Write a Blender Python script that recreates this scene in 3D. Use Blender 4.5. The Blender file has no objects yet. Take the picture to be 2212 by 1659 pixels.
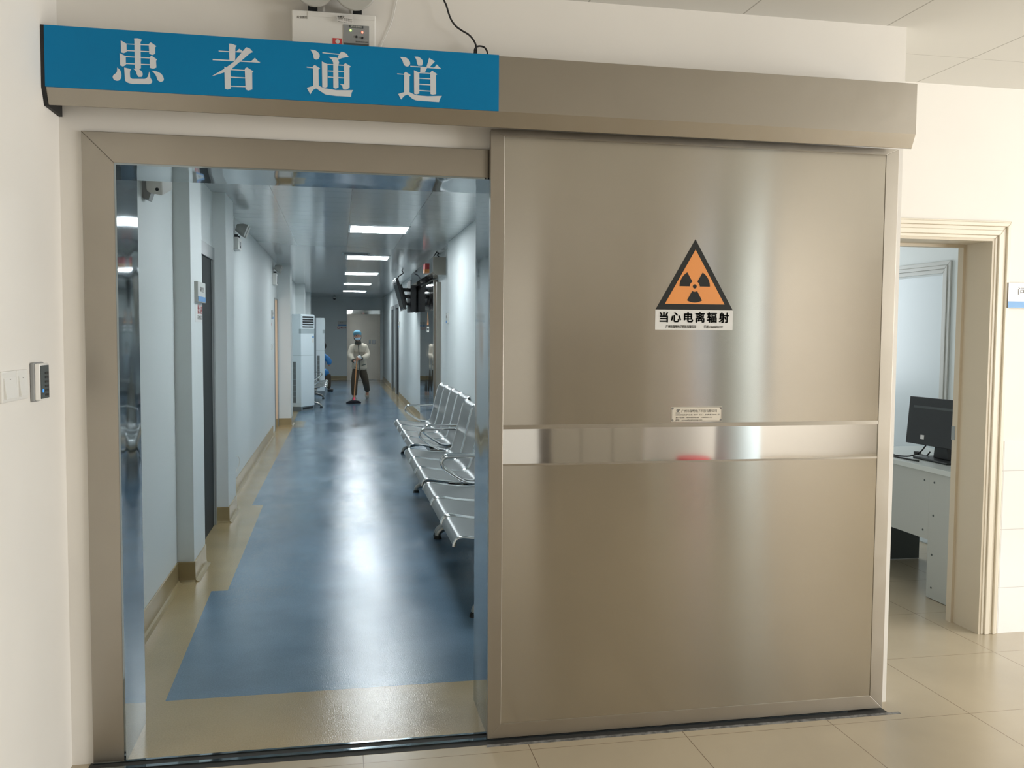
import bpy, math, random
from mathutils import Vector, Matrix
random.seed(7)
scene = bpy.context.scene
C = bpy.context.scene.collection

# ------------------------------------------------------------------ camera
def make_camera():
    yaw, pitch, roll = 0.19080, -0.05660, 0.00720
    cy, sy, cp, sp = math.cos(yaw), math.sin(yaw), math.cos(pitch), math.sin(pitch)
    F = Vector((sy*cp, cy*cp, sp)); R = Vector((cy, -sy, 0)); U = R.cross(F)
    c, s = math.cos(roll), math.sin(roll)
    R2 = c*R + s*U; U2 = -s*R + c*U
    m = Matrix(((R2.x, U2.x, -F.x, 0.0), (R2.y, U2.y, -F.y, -3.275), (R2.z, U2.z, -F.z, 1.5107), (0, 0, 0, 1)))
    cd = bpy.data.cameras.new('camera'); cd.sensor_width = 36.0; cd.lens = 1940.8/2212*36.0
    cd.clip_start = 0.05; cd.clip_end = 200
    co = bpy.data.objects.new('camera', cd); C.objects.link(co); co.matrix_world = m
    scene.camera = co
make_camera()

# ------------------------------------------------------------------ world, lights, exposure
scene.view_settings.view_transform = 'Standard'
scene.view_settings.look = 'None'
scene.view_settings.exposure = 0.0
scene.view_settings.gamma = 1.0
scene.view_settings.use_curve_mapping = False
w = bpy.data.worlds.new('sky'); scene.world = w; w.use_nodes = True
w.node_tree.nodes['Background'].inputs[0].default_value = (0.80, 0.88, 1.0, 1)
w.node_tree.nodes['Background'].inputs[1].default_value = 1.0
def area(name, loc, rot, sx, sy, power, col):
    l = bpy.data.lights.new(name, 'AREA'); l.shape = 'RECTANGLE'; l.size = sx; l.size_y = sy
    l.energy = power; l.color = col
    o = bpy.data.objects.new(name, l); C.objects.link(o); o.location = loc; o.rotation_euler = rot
    return o
PI = math.pi
area('window_daylight', (6.75, -3.1, 1.6), (0, PI/2, 0), 1.7, 5.0, 315, (1.0, 0.985, 0.96))
area('side_room_fill', (3.6, 4.6, 1.75), (-PI/2, 0, 0), 1.6, 1.4, 42, (0.90, 0.96, 1.0))  # unseen area light added inside the closed office to brighten it
area('warm_room_light', (-1.6, 11.15, 1.2), (0, -PI/2, 0), 1.2, 0.5, 3.0, (1.0, 0.72, 0.45))

# ------------------------------------------------------------------ materials
def nodes(name):
    m = bpy.data.materials.new(name); m.use_nodes = True
    nt = m.node_tree; b = nt.nodes['Principled BSDF']
    return m, nt, b
def N(nt, t, **k):
    n = nt.nodes.new(t)
    for a, v in k.items():
        if a in ('ins',):
            for i, x in v.items(): n.inputs[i].default_value = x
        else: setattr(n, a, v)
    return n
def bump(nt, b, scale, strength, dist=0.01, stretch=(1, 1, 1), detail=2.0):
    tc = N(nt, 'ShaderNodeTexCoord'); mp = N(nt, 'ShaderNodeMapping'); mp.inputs['Scale'].default_value = stretch
    no = N(nt, 'ShaderNodeTexNoise', ins={'Scale': scale, 'Detail': detail}); bp = N(nt, 'ShaderNodeBump', ins={'Strength': strength, 'Distance': dist})
    nt.links.new(tc.outputs['Object'], mp.inputs[0]); nt.links.new(mp.outputs[0], no.inputs['Vector'])
    nt.links.new(no.outputs[0], bp.inputs['Height']); nt.links.new(bp.outputs[0], b.inputs['Normal'])
    return bp
def tint(nt, b, c1, c2, scale, stretch=(1, 1, 1), lo=.35, hi=.65, detail=4.0):
    tc = N(nt, 'ShaderNodeTexCoord'); mp = N(nt, 'ShaderNodeMapping'); mp.inputs['Scale'].default_value = stretch
    no = N(nt, 'ShaderNodeTexNoise', ins={'Scale': scale, 'Detail': detail}); r = N(nt, 'ShaderNodeValToRGB')
    r.color_ramp.elements[0].position = lo; r.color_ramp.elements[1].position = hi
    r.color_ramp.elements[0].color = (*c1, 1); r.color_ramp.elements[1].color = (*c2, 1)
    nt.links.new(tc.outputs['Object'], mp.inputs[0]); nt.links.new(mp.outputs[0], no.inputs['Vector'])
    nt.links.new(no.outputs[0], r.inputs[0]); nt.links.new(r.outputs[0], b.inputs['Base Color'])
    return r
def mat(name, col, rough=.5, metal=0.0, spec=.5, emit=None, estr=0.0, var=0.0, vscale=3.0, bmp=None, coat=0.0):
    m, nt, b = nodes(name)
    b.inputs['Base Color'].default_value = (*col, 1); b.inputs['Roughness'].default_value = rough
    b.inputs['Metallic'].default_value = metal; b.inputs['Specular IOR Level'].default_value = spec
    b.inputs['Coat Weight'].default_value = coat; b.inputs['Coat Roughness'].default_value = .08
    if emit: b.inputs['Emission Color'].default_value = (*emit, 1); b.inputs['Emission Strength'].default_value = estr
    if var: tint(nt, b, tuple(c*(1-var) for c in col), tuple(min(1, c*(1+var)) for c in col), vscale)
    if bmp: bump(nt, b, *bmp)
    return m
def steel(name, col, rough, aniso, wave=0.0, wscale=2.0, var=0.04, smudge=0.0, stretch=(1, 1, 1), brush=0.0):
    m, nt, b = nodes(name)
    b.inputs['Metallic'].default_value = 1.0; b.inputs['Roughness'].default_value = rough
    b.inputs['Anisotropic'].default_value = aniso
    cv = N(nt, 'ShaderNodeCombineXYZ', ins={'X': 0.0, 'Y': 0.0, 'Z': 1.0})
    if aniso: nt.links.new(cv.outputs[0], b.inputs['Tangent'])
    tint(nt, b, tuple(c*(1-var) for c in col), tuple(c*(1+var) for c in col), 1.6, (1, 1, 1), .3, .7, 5)
    if smudge:
        tc = N(nt, 'ShaderNodeTexCoord'); no = N(nt, 'ShaderNodeTexNoise', ins={'Scale': 7.0, 'Detail': 6.0, 'Roughness': .65})
        mr = N(nt, 'ShaderNodeMapRange', ins={'From Min': .45, 'From Max': .75, 'To Min': rough, 'To Max': rough+smudge})
        nt.links.new(tc.outputs['Object'], no.inputs['Vector']); nt.links.new(no.outputs[0], mr.inputs[0]); nt.links.new(mr.outputs[0], b.inputs['Roughness'])
    bp = bump(nt, b, wscale, wave, .01, stretch, 0.5) if wave else None
    if brush:                                   # fine horizontal brushing lines
        b2 = bump(nt, b, 1.0, 1.0, brush, (4, 4, 800), 1.0)
        if bp: nt.links.new(bp.outputs[0], b2.inputs['Normal'])
    return m
def grid_lines(nt, b, base, line, specs, var=0.0, vscale=1.0):
    """specs: (axis, offset, period, half width in metres)"""
    g = N(nt, 'ShaderNodeNewGeometry'); sp = N(nt, 'ShaderNodeSeparateXYZ'); nt.links.new(g.outputs['Position'], sp.inputs[0])
    last = None
    for ax, off, per, hw in specs:
        a = N(nt, 'ShaderNodeMath', operation='SUBTRACT', ins={1: off-per/2}); nt.links.new(sp.outputs['XYZ'.index(ax)], a.inputs[0])
        d = N(nt, 'ShaderNodeMath', operation='DIVIDE', ins={1: per}); nt.links.new(a.outputs[0], d.inputs[0])
        f = N(nt, 'ShaderNodeMath', operation='FRACT'); nt.links.new(d.outputs[0], f.inputs[0])
        c = N(nt, 'ShaderNodeMath', operation='SUBTRACT', ins={1: .5}); nt.links.new(f.outputs[0], c.inputs[0])
        e = N(nt, 'ShaderNodeMath', operation='ABSOLUTE'); nt.links.new(c.outputs[0], e.inputs[0])
        l = N(nt, 'ShaderNodeMath', operation='LESS_THAN', ins={1: hw/per}); nt.links.new(e.outputs[0], l.inputs[0])
        if last is None: last = l
        else:
            mx = N(nt, 'ShaderNodeMath', operation='MAXIMUM'); nt.links.new(last.outputs[0], mx.inputs[0]); nt.links.new(l.outputs[0], mx.inputs[1]); last = mx
    mix = N(nt, 'ShaderNodeMix', data_type='RGBA')
    nt.links.new(last.outputs[0], mix.inputs['Factor']); mix.inputs['A'].default_value = (*base, 1); mix.inputs['B'].default_value = (*line, 1)
    if var:
        tc = N(nt, 'ShaderNodeTexCoord'); no = N(nt, 'ShaderNodeTexNoise', ins={'Scale': vscale, 'Detail': 5.0}); r = N(nt, 'ShaderNodeValToRGB')
        r.color_ramp.elements[0].position = .35; r.color_ramp.elements[1].position = .68
        r.color_ramp.elements[0].color = (*[c*(1-var) for c in base], 1); r.color_ramp.elements[1].color = (*[c*(1+var) for c in base], 1)
        nt.links.new(tc.outputs['Object'], no.inputs['Vector']); nt.links.new(no.outputs[0], r.inputs[0]); nt.links.new(r.outputs[0], mix.inputs['A'])
    nt.links.new(mix.outputs['Result'], b.inputs['Base Color'])
    return last
M = {}
M['wall'] = mat('cream_wall_paint', (.80, .772, .718), .65, var=.025, vscale=1.2, bmp=(60, .05, .002))
M['wall_low'] = mat('corridor_wall_paint', (.72, .765, .76), .5, var=.012, vscale=.8, bmp=(70, .04, .002))
M['ceil'] = None
m, nt, b = nodes('front_ceiling_board'); b.inputs['Roughness'].default_value = .7
grid_lines(nt, b, (.72, .71, .67), (.42, .41, .37), [('X', 2.13, .61, .003), ('Y', .30, 1.2, .0015)], .02); M['ceil'] = m
m, nt, b = nodes('corridor_aluminium_ceiling'); b.inputs['Roughness'].default_value = .16; b.inputs['Specular IOR Level'].default_value = .9; b.inputs['Coat Weight'].default_value = .35
b.inputs['Coat Roughness'].default_value = .10
grid_lines(nt, b, (.56, .59, .60), (.33, .35, .36), [('X', .105, .6, .003), ('Y', .2, .3, .0022)], .02)
bump(nt, b, 5.0, .035, .02, (1, .25, 1), 1.0); M['ceil_cor'] = m
m, nt, b = nodes('cream_floor_tile'); b.inputs['Roughness'].default_value = .22; b.inputs['Specular IOR Level'].default_value = .4
grid_lines(nt, b, (.45, .385, .28), (.20, .15, .10), [('X', .6806, .6, .0016), ('Y', -.163, .6, .0013)], .10, 1.1)
bump(nt, b, 9.0, .02, .01); M['tile'] = m
m, nt, b = nodes('white_wall_tile'); b.inputs['Roughness'].default_value = .12
grid_lines(nt, b, (.84, .83, .80), (.58, .56, .53), [('X', 3.295, .6, .0015), ('Z', .2340, .3, .0015)], .01); M['wtile'] = m
def vinyl(name, c, v):
    m, nt, b = nodes(name); b.inputs['Roughness'].default_value = .22; b.inputs['Specular IOR Level'].default_value = .5
    b.inputs['Coat Weight'].default_value = .35; b.inputs['Coat Roughness'].default_value = .16
    tc = N(nt, 'ShaderNodeTexCoord')
    n1 = N(nt, 'ShaderNodeTexNoise', ins={'Scale': 160.0, 'Detail': 3.0}); n2 = N(nt, 'ShaderNodeTexNoise', ins={'Scale': 2.2, 'Detail': 4.0})
    ad = N(nt, 'ShaderNodeMath', operation='ADD'); hf = N(nt, 'ShaderNodeMath', operation='MULTIPLY', ins={1: .5})
    r = N(nt, 'ShaderNodeValToRGB'); r.color_ramp.elements[0].position = .38; r.color_ramp.elements[1].position = .62
    r.color_ramp.elements[0].color = (*[x*(1-v) for x in c], 1); r.color_ramp.elements[1].color = (*[x*(1+v) for x in c], 1)
    L = nt.links.new
    L(tc.outputs['Object'], n1.inputs['Vector']); L(tc.outputs['Object'], n2.inputs['Vector']); L(n1.outputs[0], ad.inputs[0]); L(n2.outputs[0], ad.inputs[1]); L(ad.outputs[0], hf.inputs[0]); L(hf.outputs[0], r.inputs[0]); L(r.outputs[0], b.inputs['Base Color'])
    n3 = N(nt, 'ShaderNodeTexNoise', ins={'Scale': 190.0, 'Detail': 2.5}); bp = N(nt, 'ShaderNodeBump', ins={'Strength': .42, 'Distance': .0014})
    L(tc.outputs['Object'], n3.inputs['Vector']); L(n3.outputs[0], bp.inputs['Height']); L(bp.outputs[0], b.inputs['Normal'])
    L(bp.outputs[0], b.inputs['Coat Normal'])
    mp = N(nt, 'ShaderNodeMapping'); mp.inputs['Scale'].default_value = (1.0, .45, 1.0)     # damp, freshly mopped patches
    n4 = N(nt, 'ShaderNodeTexNoise', ins={'Scale': 1.7, 'Detail': 3.0}); mr = N(nt, 'ShaderNodeMapRange', ins={'From Min': .38, 'From Max': .60, 'To Min': .13, 'To Max': .27})
    L(tc.outputs['Object'], mp.inputs[0]); L(mp.outputs[0], n4.inputs['Vector']); L(n4.outputs[0], mr.inputs[0]); L(mr.outputs[0], b.inputs['Roughness'])
    return m
M['blue_vinyl'] = vinyl('blue_sheet_vinyl', (.130, .215, .300), .14)
M['beige_vinyl'] = vinyl('beige_sheet_vinyl', (.41, .315, .170), .10)
M['cove'] = mat('beige_vinyl_cove', (.34, .265, .135), .28, var=.06, vscale=6, coat=.2)
M['door'] = steel('brushed_door_steel', (.465, .44, .39), .155, 1.0, .14, .9, .055, .0, (1.6, 1, .45))
M['frame'] = steel('brushed_frame_steel', (.40, .37, .32), .33, .6, .05, 2.0, .05, .08)
M['header'] = steel('brushed_header_steel', (.385, .355, .305), .36, .5, .05, 2.0, .05, .08)
M['mirror'] = steel('polished_steel', (.66, .655, .63), .045, 0, .35, 2.2, .02, 0, (1, 1, .5))
M['mirror2'] = steel('polished_jamb_steel', (.29, .34, .365), .05, 0, .6, 3.0, .02, 0, (1, 1, .6))
M['chrome'] = steel('chrome_tube', (.72, .74, .74), .12, 0)
M['seat'] = steel('seat_steel_sheet', (.25, .262, .255), .33, 0, .06, 3.0)
M['castalu'] = steel('cast_aluminium_leg', (.36, .36, .34), .30, 0)
M['black'] = mat('black_plastic', (.016, .018, .02), .4)
M['black_rub'] = mat('black_rubber', (.014, .014, .014), .7)
M['dark'] = mat('dark_doorway_fill', (.018, .023, .024), .7)  # flat dark tone painted in for the darkness of open doorways
M['darkgap'] = mat('dark_gap', (.03, .03, .028), .8)
M['white'] = mat('white_plastic', (.78, .77, .73), .35)
M['bwhite'] = mat('bright_white_enamel', (.80, .84, .85), .30)
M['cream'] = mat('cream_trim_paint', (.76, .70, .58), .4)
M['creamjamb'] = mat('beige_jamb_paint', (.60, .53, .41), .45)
M['greytrim'] = mat('grey_trim_paint', (.55, .56, .53), .4)
M['greycasing'] = mat('grey_steel_casing', (.36, .38, .38), .35, .3)
M['doorblue'] = mat('pale_door_lacquer', (.66, .74, .78), .3)
M['signblue'] = mat('sign_blue_vinyl', (.0, .185, .405), .5, spec=.2, var=.03, vscale=2)
M['letter'] = mat('sign_white_lettering', (.62, .64, .66), .5)
M['orange'] = mat('warning_orange', (.80, .30, .07), .35, coat=.3)
M['ink'] = mat('warning_black_ink', (.014, .016, .015), .45, spec=.3)
M['paper'] = mat('white_paper', (.72, .72, .70), .5)
M['greyink'] = mat('grey_printing', (.20, .19, .17), .6)
M['redink'] = mat('red_printing', (.62, .07, .07), .5)
M['blueink'] = mat('blue_printing', (.10, .30, .60), .4)
M['plate'] = steel('etched_plate', (.60, .56, .48), .4, 0)
M['greypanel'] = mat('grey_panel', (.30, .31, .31), .5)
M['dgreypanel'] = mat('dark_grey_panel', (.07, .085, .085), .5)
M['led_g'] = mat('green_indicator', (.4, 1, .2), .3, emit=(.45, 1, .15), estr=3.0)
M['led_r'] = mat('red_indicator', (1, .3, .2), .3, emit=(1, .16, .10), estr=3.0)
M['lampglass'] = mat('grey_lamp_plastic', (.42, .42, .39), .3)
M['ledpanel'] = mat('ceiling_light_diffuser', (.9, .95, 1), .4, emit=(.88, .95, .985), estr=28.0)
M['skin'] = mat('skin', (.48, .24, .16), .5)
M['hair'] = mat('dark_hair', (.015, .012, .010), .5)
M['jacket'] = mat('cream_uniform_cloth', (.62, .55, .45), .85, var=.06, vscale=12, bmp=(14, .5, .02))
M['trim'] = mat('dark_cuff_cloth', (.07, .07, .06), .85)
M['trouser'] = mat('brown_trouser_cloth', (.085, .065, .045), .9, bmp=(12, .5, .02))
M['cap'] = mat('blue_surgical_cap', (.12, .30, .40), .8, bmp=(20, .4, .01))
M['mask'] = mat('pale_blue_mask', (.50, .68, .82), .7)
M['glove'] = mat('white_glove', (.62, .62, .60), .7)
M['shoe'] = mat('cream_shoe', (.46, .42, .35), .6)
M['wood'] = mat('orange_wood_handle', (.46, .20, .07), .45)
M['pink'] = mat('pink_plastic', (.85, .08, .16), .4)
M['mophead'] = mat('dark_mop_yarn', (.018, .018, .026), .95, bmp=(60, .8, .02))
M['bluecoat'] = mat('blue_coat_cloth', (.03, .20, .50), .6, bmp=(10, .6, .03))
M['acwhite'] = mat('air_conditioner_white', (.74, .82, .85), .28)
M['acgrey'] = mat('air_conditioner_grey', (.20, .235, .255), .4)
M['acband'] = mat('air_conditioner_band', (.40, .47, .49), .35)
M['acgrille'] = mat('air_conditioner_grille', (.17, .19, .19), .5)
M['desk'] = mat('grey_desk_board', (.47, .49, .46), .4)
M['desktop'] = mat('pale_desk_top', (.60, .64, .62), .35)
M['warmwall'] = mat('warm_room_wall', (.80, .62, .45), .6)
M['redbasin'] = mat('red_basin_plastic', (.75, .03, .06), .35)
M['cyan'] = mat('cyan_cloth', (.25, .62, .62), .6)
M['bkwhite'] = mat('white_cupboard_paint', (.88, .87, .86), .5)
M['bkbeige'] = mat('beige_partition', (.30, .265, .21), .6)
M['column'] = mat('white_column_paint', (.93, .93, .95), .5)
M['hallcolumn'] = mat('blue_lit_column', (.74, .86, .95), .5)  # white column with the bluish light on it mixed into its colour
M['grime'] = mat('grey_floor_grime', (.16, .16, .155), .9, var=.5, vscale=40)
M['pinkwall'] = mat('pinkish_wall_paint', (.90, .84, .78), .6)

# ------------------------------------------------------------------ geometry helpers
class MB:
    def __init__(self): self.v = []; self.f = []; self.m = []; self.sm = []
    def add(self, vs, fs, mi=0, smooth=False):
        n = len(self.v); self.v += [tuple(x) for x in vs]
        for f in fs: self.f.append(tuple(n+i for i in f)); self.m.append(mi); self.sm.append(smooth)
        return self
    def box(self, x0, y0, z0, x1, y1, z1, mi=0):
        if x0 > x1: x0, x1 = x1, x0
        if y0 > y1: y0, y1 = y1, y0
        if z0 > z1: z0, z1 = z1, z0
        v = [(x0,y0,z0),(x1,y0,z0),(x1,y1,z0),(x0,y1,z0),(x0,y0,z1),(x1,y0,z1),(x1,y1,z1),(x0,y1,z1)]
        return self.add(v, [(0,3,2,1),(4,5,6,7),(0,1,5,4),(1,2,6,5),(2,3,7,6),(3,0,4,7)], mi)
    def prism(self, poly, axis, a, b, mi=0, smooth=False):
        """poly of 2D points in the two other axes (cyclic order x,y,z), extruded along axis"""
        def P(p, t):
            if axis == 'y': return (p[0], t, p[1])
            if axis == 'x': return (t, p[0], p[1])
            return (p[0], p[1], t)
        n = len(poly)
        v = [P(p, a) for p in poly] + [P(p, b) for p in poly]
        self.add(v, [tuple(range(n-1, -1, -1)), tuple(range(n, 2*n))] , mi)
        k = len(self.v)-2*n
        for i in range(n):
            j = (i+1) % n; self.f.append((k+i, k+j, k+n+j, k+n+i)); self.m.append(mi); self.sm.append(smooth)
        return self
    def cyl(self, p0, p1, r, r1=None, n=16, mi=0, cap=True):
        return self.tube([p0, p1], [r, r if r1 is None else r1], n, mi, cap)
    def tube(self, pts, r, n=10, mi=0, cap=True, closed=False):
        pts = [Vector(p) for p in pts]; k = len(pts)
        rs = r if isinstance(r, (list, tuple)) else [r]*k
        rings = []; up = None
        for i, p in enumerate(pts):
            if closed: t = (pts[(i+1) % k]-pts[i-1])
            else: t = (pts[min(i+1, k-1)]-pts[max(i-1, 0)])
            t.normalize()
            if up is None:
                up = Vector((0, 0, 1)) if abs(t.z) < .9 else Vector((0, 1, 0))
            s = t.cross(up)
            if s.length < 1e-4: s = t.cross(Vector((1, 0, 0)))
            s.normalize(); up2 = s.cross(t).normalized(); up = up2
            rings.append([p + rs[i]*(math.cos(2*PI*j/n)*s + math.sin(2*PI*j/n)*up2) for j in range(n)])
        vs = [q for R_ in rings for q in R_]; fs = []
        for i in range(k if closed else k-1):
            for j in range(n):
                a = i*n+j; b_ = i*n+(j+1) % n; c = ((i+1) % k)*n+(j+1) % n; d = ((i+1) % k)*n+j
                fs.append((a, d, c, b_))
        self.add(vs, fs, mi, True)
        if cap and not closed:
            o = len(self.v)-len(vs)
            self.f.append(tuple(o+j for j in range(n))); self.m.append(mi); self.sm.append(False)
            self.f.append(tuple(o+(k-1)*n+j for j in range(n-1, -1, -1))); self.m.append(mi); self.sm.append(False)
        return self
    def ball(self, c, rx, ry, rz, nu=20, nv=12, mi=0):
        vs = []; fs = []
        for i in range(nv+1):
            th = PI*i/nv
            for j in range(nu):
                ph = 2*PI*j/nu; vs.append((c[0]+rx*math.sin(th)*math.cos(ph), c[1]+ry*math.sin(th)*math.sin(ph), c[2]+rz*math.cos(th)))
        for i in range(nv):
            for j in range(nu): fs.append((i*nu+j, (i+1)*nu+j, (i+1)*nu+(j+1) % nu, i*nu+(j+1) % nu))
        return self.add(vs, fs, mi, True)
    def strip(self, prof, axis_a, axis_b, th=.003, mi=0):
        """sheet: profile of (x,z) points swept along y from axis_a to axis_b, given a thickness"""
        n = len(prof); nor = []
        for i in range(n):
            a = prof[max(i-1, 0)]; b_ = prof[min(i+1, n-1)]; dx, dz = b_[0]-a[0], b_[1]-a[1]; L = math.hypot(dx, dz); nor.append((-dz/L, dx/L))
        top = [(p[0]+q[0]*th/2, p[1]+q[1]*th/2) for p, q in zip(prof, nor)]; bot = [(p[0]-q[0]*th/2, p[1]-q[1]*th/2) for p, q in zip(prof, nor)]
        loop = top + bot[::-1]; k = len(loop)
        vs = [(p[0], axis_a, p[1]) for p in loop] + [(p[0], axis_b, p[1]) for p in loop]
        fs = [(i, (i+1) % k, k+(i+1) % k, k+i) for i in range(k)]
        for i in range(n-1):
            fs.append((i, k-1-i, k-2-i, i+1)); fs.append((k+i, k+i+1, 2*k-2-i, 2*k-1-i))
        return self.add(vs, fs, mi, True)
    def build(self, name, mats, parent=None, bevel=0, seg=2, label=None):
        me = bpy.data.meshes.new(name); me.from_pydata(self.v, [], self.f)
        if not isinstance(mats, (list, tuple)): mats = [mats]
        for mm in mats: me.materials.append(mm)
        for p, mi, s in zip(me.polygons, self.m, self.sm): p.material_index = mi; p.use_smooth = s
        me.update()
        import bmesh
        bm = bmesh.new(); bm.from_mesh(me); bmesh.ops.recalc_face_normals(bm, faces=bm.faces); bm.to_mesh(me); bm.free()
        if any(self.sm): me.set_sharp_from_angle(angle=.7)
        o = bpy.data.objects.new(name, me); C.objects.link(o)
        if parent is not None:
            o.parent = parent; o.matrix_parent_inverse = PINV.get(parent.name, Matrix.Identity(4))
            PINV[o.name] = Matrix.Identity(4)
        if bevel:
            bv = o.modifiers.new('bevel', 'BEVEL'); bv.width = bevel; bv.segments = seg; bv.limit_method = 'ANGLE'; bv.harden_normals = False
        if label: o['label'] = label
        return o
PINV = {}
def tag(o, label, cat, group=None, kind=None):
    o['label'] = label; o['category'] = cat
    if group: o['group'] = group
    if kind: o['kind'] = kind
    return o
def thing(name, label, cat, loc=(0, 0, 0), group=None):
    """Empty at the thing's base; parts are modelled in world coordinates and keep their place"""
    o = bpy.data.objects.new(name, None); C.objects.link(o); o.location = loc; o.empty_display_size = .05
    PINV[o.name] = Matrix.Translation(-Vector(loc))
    return tag(o, label, cat, group)
def struct(name, mb, mats, **k):
    o = mb.build(name, mats, **k); o['kind'] = 'structure'; return o
def text(name, s, size, loc, rot, mt, parent, bold=0.0, depth=.0004, width=None, align='CENTER'):
    cu = bpy.data.curves.new(name, 'FONT'); cu.body = s; cu.size = size; cu.extrude = depth
    cu.align_x = align; cu.align_y = 'CENTER'; cu.resolution_u = 3
    ob = bpy.data.objects.new(name+'_tmp', cu); C.objects.link(ob)
    bpy.context.view_layer.update()
    me = bpy.data.meshes.new_from_object(ob.evaluated_get(bpy.context.evaluated_depsgraph_get()))
    bpy.data.objects.remove(ob)
    if width and len(me.vertices):
        xs = [v.co.x for v in me.vertices]; k = width/(max(xs)-min(xs))
        for v in me.vertices: v.co.x *= k
    if bold:                                     # heavier strokes: the outline repeated a hair to each side
        import bmesh
        bm = bmesh.new()
        for dx, dy in ((-bold, 0), (bold, 0), (0, bold), (0, -bold), (0, 0)):
            m2 = me.copy(); m2.transform(Matrix.Translation((dx, dy, 0))); bm.from_mesh(m2); bpy.data.meshes.remove(m2)
        bm.to_mesh(me); bm.free()
    me.transform(Matrix.Translation(loc) @ rot.to_4x4())
    me.materials.clear(); me.materials.append(mt)
    o = bpy.data.objects.new(name, me); C.objects.link(o)
    if parent is not None: o.parent = parent; o.matrix_parent_inverse = PINV.get(parent.name, Matrix.Identity(4))
    return o
RF = Matrix.Rotation(PI/2, 3, 'X')                                   # lettering that faces -y
RLX = Matrix.Rotation(PI/2, 3, 'Z') @ RF                             # lettering that faces +x
def smooth_path(pts, n=6):
    pts = [Vector(p) for p in pts]; out = []
    for i in range(len(pts)-1):
        p0 = pts[max(i-1, 0)]; p1 = pts[i]; p2 = pts[i+1]; p3 = pts[min(i+2, len(pts)-1)]
        for k in range(n):
            t = k/n
            out.append(.5*((2*p1)+(-p0+p2)*t+(2*p0-5*p1+4*p2-p3)*t*t+(-p0+3*p1-3*p2+p3)*t**3))
    out.append(pts[-1]); return out
def copy_tree(o, parent=None):
    c = o.copy(); C.objects.link(c)
    if parent is not None: c.parent = parent; c.matrix_parent_inverse = o.matrix_parent_inverse.copy()
    for ch in list(o.children): copy_tree(ch, c)
    return c

# ------------------------------------------------------------------ the setting
WX0, WX1 = -.914, 2.216          # front wall: left corner, free right end
OX0, OX1, OT = -.741, .547, 2.074 # opening
D = .309                          # wall thickness at the opening
CH, CC = 2.732, 2.58              # front ceiling, corridor ceiling
CL, CR1, CR2 = -.955, 1.28, 1.375 # corridor side walls
FAR = 25.4
# front wall with the opening
b_ = MB(); b_.box(WX0, 0, 0, OX0, D, CH); b_.box(OX1, 0, 0, WX1, D, CH); b_.box(OX0, 0, OT, OX1, D, CH)
struct('wall_front', b_, M['wall'])
struct('wall_left', MB().box(WX0-.2, -7.2, 0, WX0, D, CH), M['wall'])
# recess wall with the office doorway (opening x 1.95..3.197, z < 1.995)
b_ = MB(); b_.box(1.375+.2, .686, 0, 2.05, .90, CH); b_.box(3.197, .686, 0, 7.0, .90, CH); b_.box(2.05, .686, 1.995, 3.197, .90, CH)
struct('wall_recess', b_, M['wall'])
struct('wall_recess_side', MB().box(2.016, D, 0, 2.05, .686, CH), M['wall'])
struct('wall_tiling', MB().box(3.290, .678, 0, 7.0, .686, .984), M['wtile'])
# walls of the front hall behind the photographer
b_ = MB(); b_.box(7.0, -7.2, 0, 7.2, .9, .75); b_.box(7.0, -7.2, 2.35, 7.2, .9, CH); b_.box(7.0, -.9, .75, 7.2, .9, 2.35); b_.box(7.0, -7.2, .75, 7.2, -5.7, 2.35)
struct('wall_right', b_, M['wall'])
b_ = MB(); b_.box(WX0-.2, -7.4, 0, 7.2, -7.2, .7); b_.box(WX0-.2, -7.4, 2.50, 7.2, -7.2, CH); b_.box(WX0-.2, -7.4, .7, 4.25, -7.2, 2.50); b_.box(5.3, -7.4, .7, 7.2, -7.2, 2.50)
struct('wall_back', b_, M['pinkwall'])
struct('ceiling', MB().box(WX0-.2, -7.4, CH, 7.2, .9, CH+.1), M['ceil'])
struct('floor', MB().add([(WX0-.2, -7.4, 0), (7.2, -7.4, 0), (7.2, 6.0, 0), (2.05, 6.0, 0), (2.05, .0, 0), (WX0-.2, .0, 0)], [(0, 1, 2, 3, 4, 5)]), M['tile'])
# steel lining and casing of the opening
b_ = MB()
def casing(b_, x0, x1, z1, w, y0, y1, zb=0.0, left=True, right=True):
    if left: b_.prism([(x0-w, zb), (x0, zb), (x0, z1), (x0-w, z1+w)], 'y', y0, y1)
    if right: b_.prism([(x1, zb), (x1+w, zb), (x1+w, z1+w), (x1, z1)], 'y', y0, y1)
    b_.prism([(x0-w, z1+w), (x0, z1), (x1, z1), (x1+w, z1+w)], 'y', y0, y1)
casing(b_, OX0, OX1, OT, .102, -.012, -.0002, .0)
fr = struct('trim_1', b_, M['frame'], bevel=.0015)
b_ = MB(); b_.box(OX0, -.012, 0, OX0+.006, D+.004, OT-.006); b_.box(OX1-.006, -.012, 0, OX1, D+.004, OT-.006); b_.box(OX0, -.012, OT-.006, OX1, D+.004, OT)
struct('trim_2', b_, M['mirror2'])
# floor track of the sliding door
b_ = MB(); b_.box(WX0+.06, -.100, -.004, 2.16, 0.0, .001, 0); b_.box(WX0+.07, -.014, 0, OX1, -.002, .006, 1); b_.box(WX0+.07, -.070, 0, 2.0, -.052, .007, 1)
struct('trim_3', b_, [M['darkgap'], M['mirror2']])
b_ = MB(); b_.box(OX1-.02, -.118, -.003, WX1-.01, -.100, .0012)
struct('trim_4', b_, M['grime'])

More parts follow.
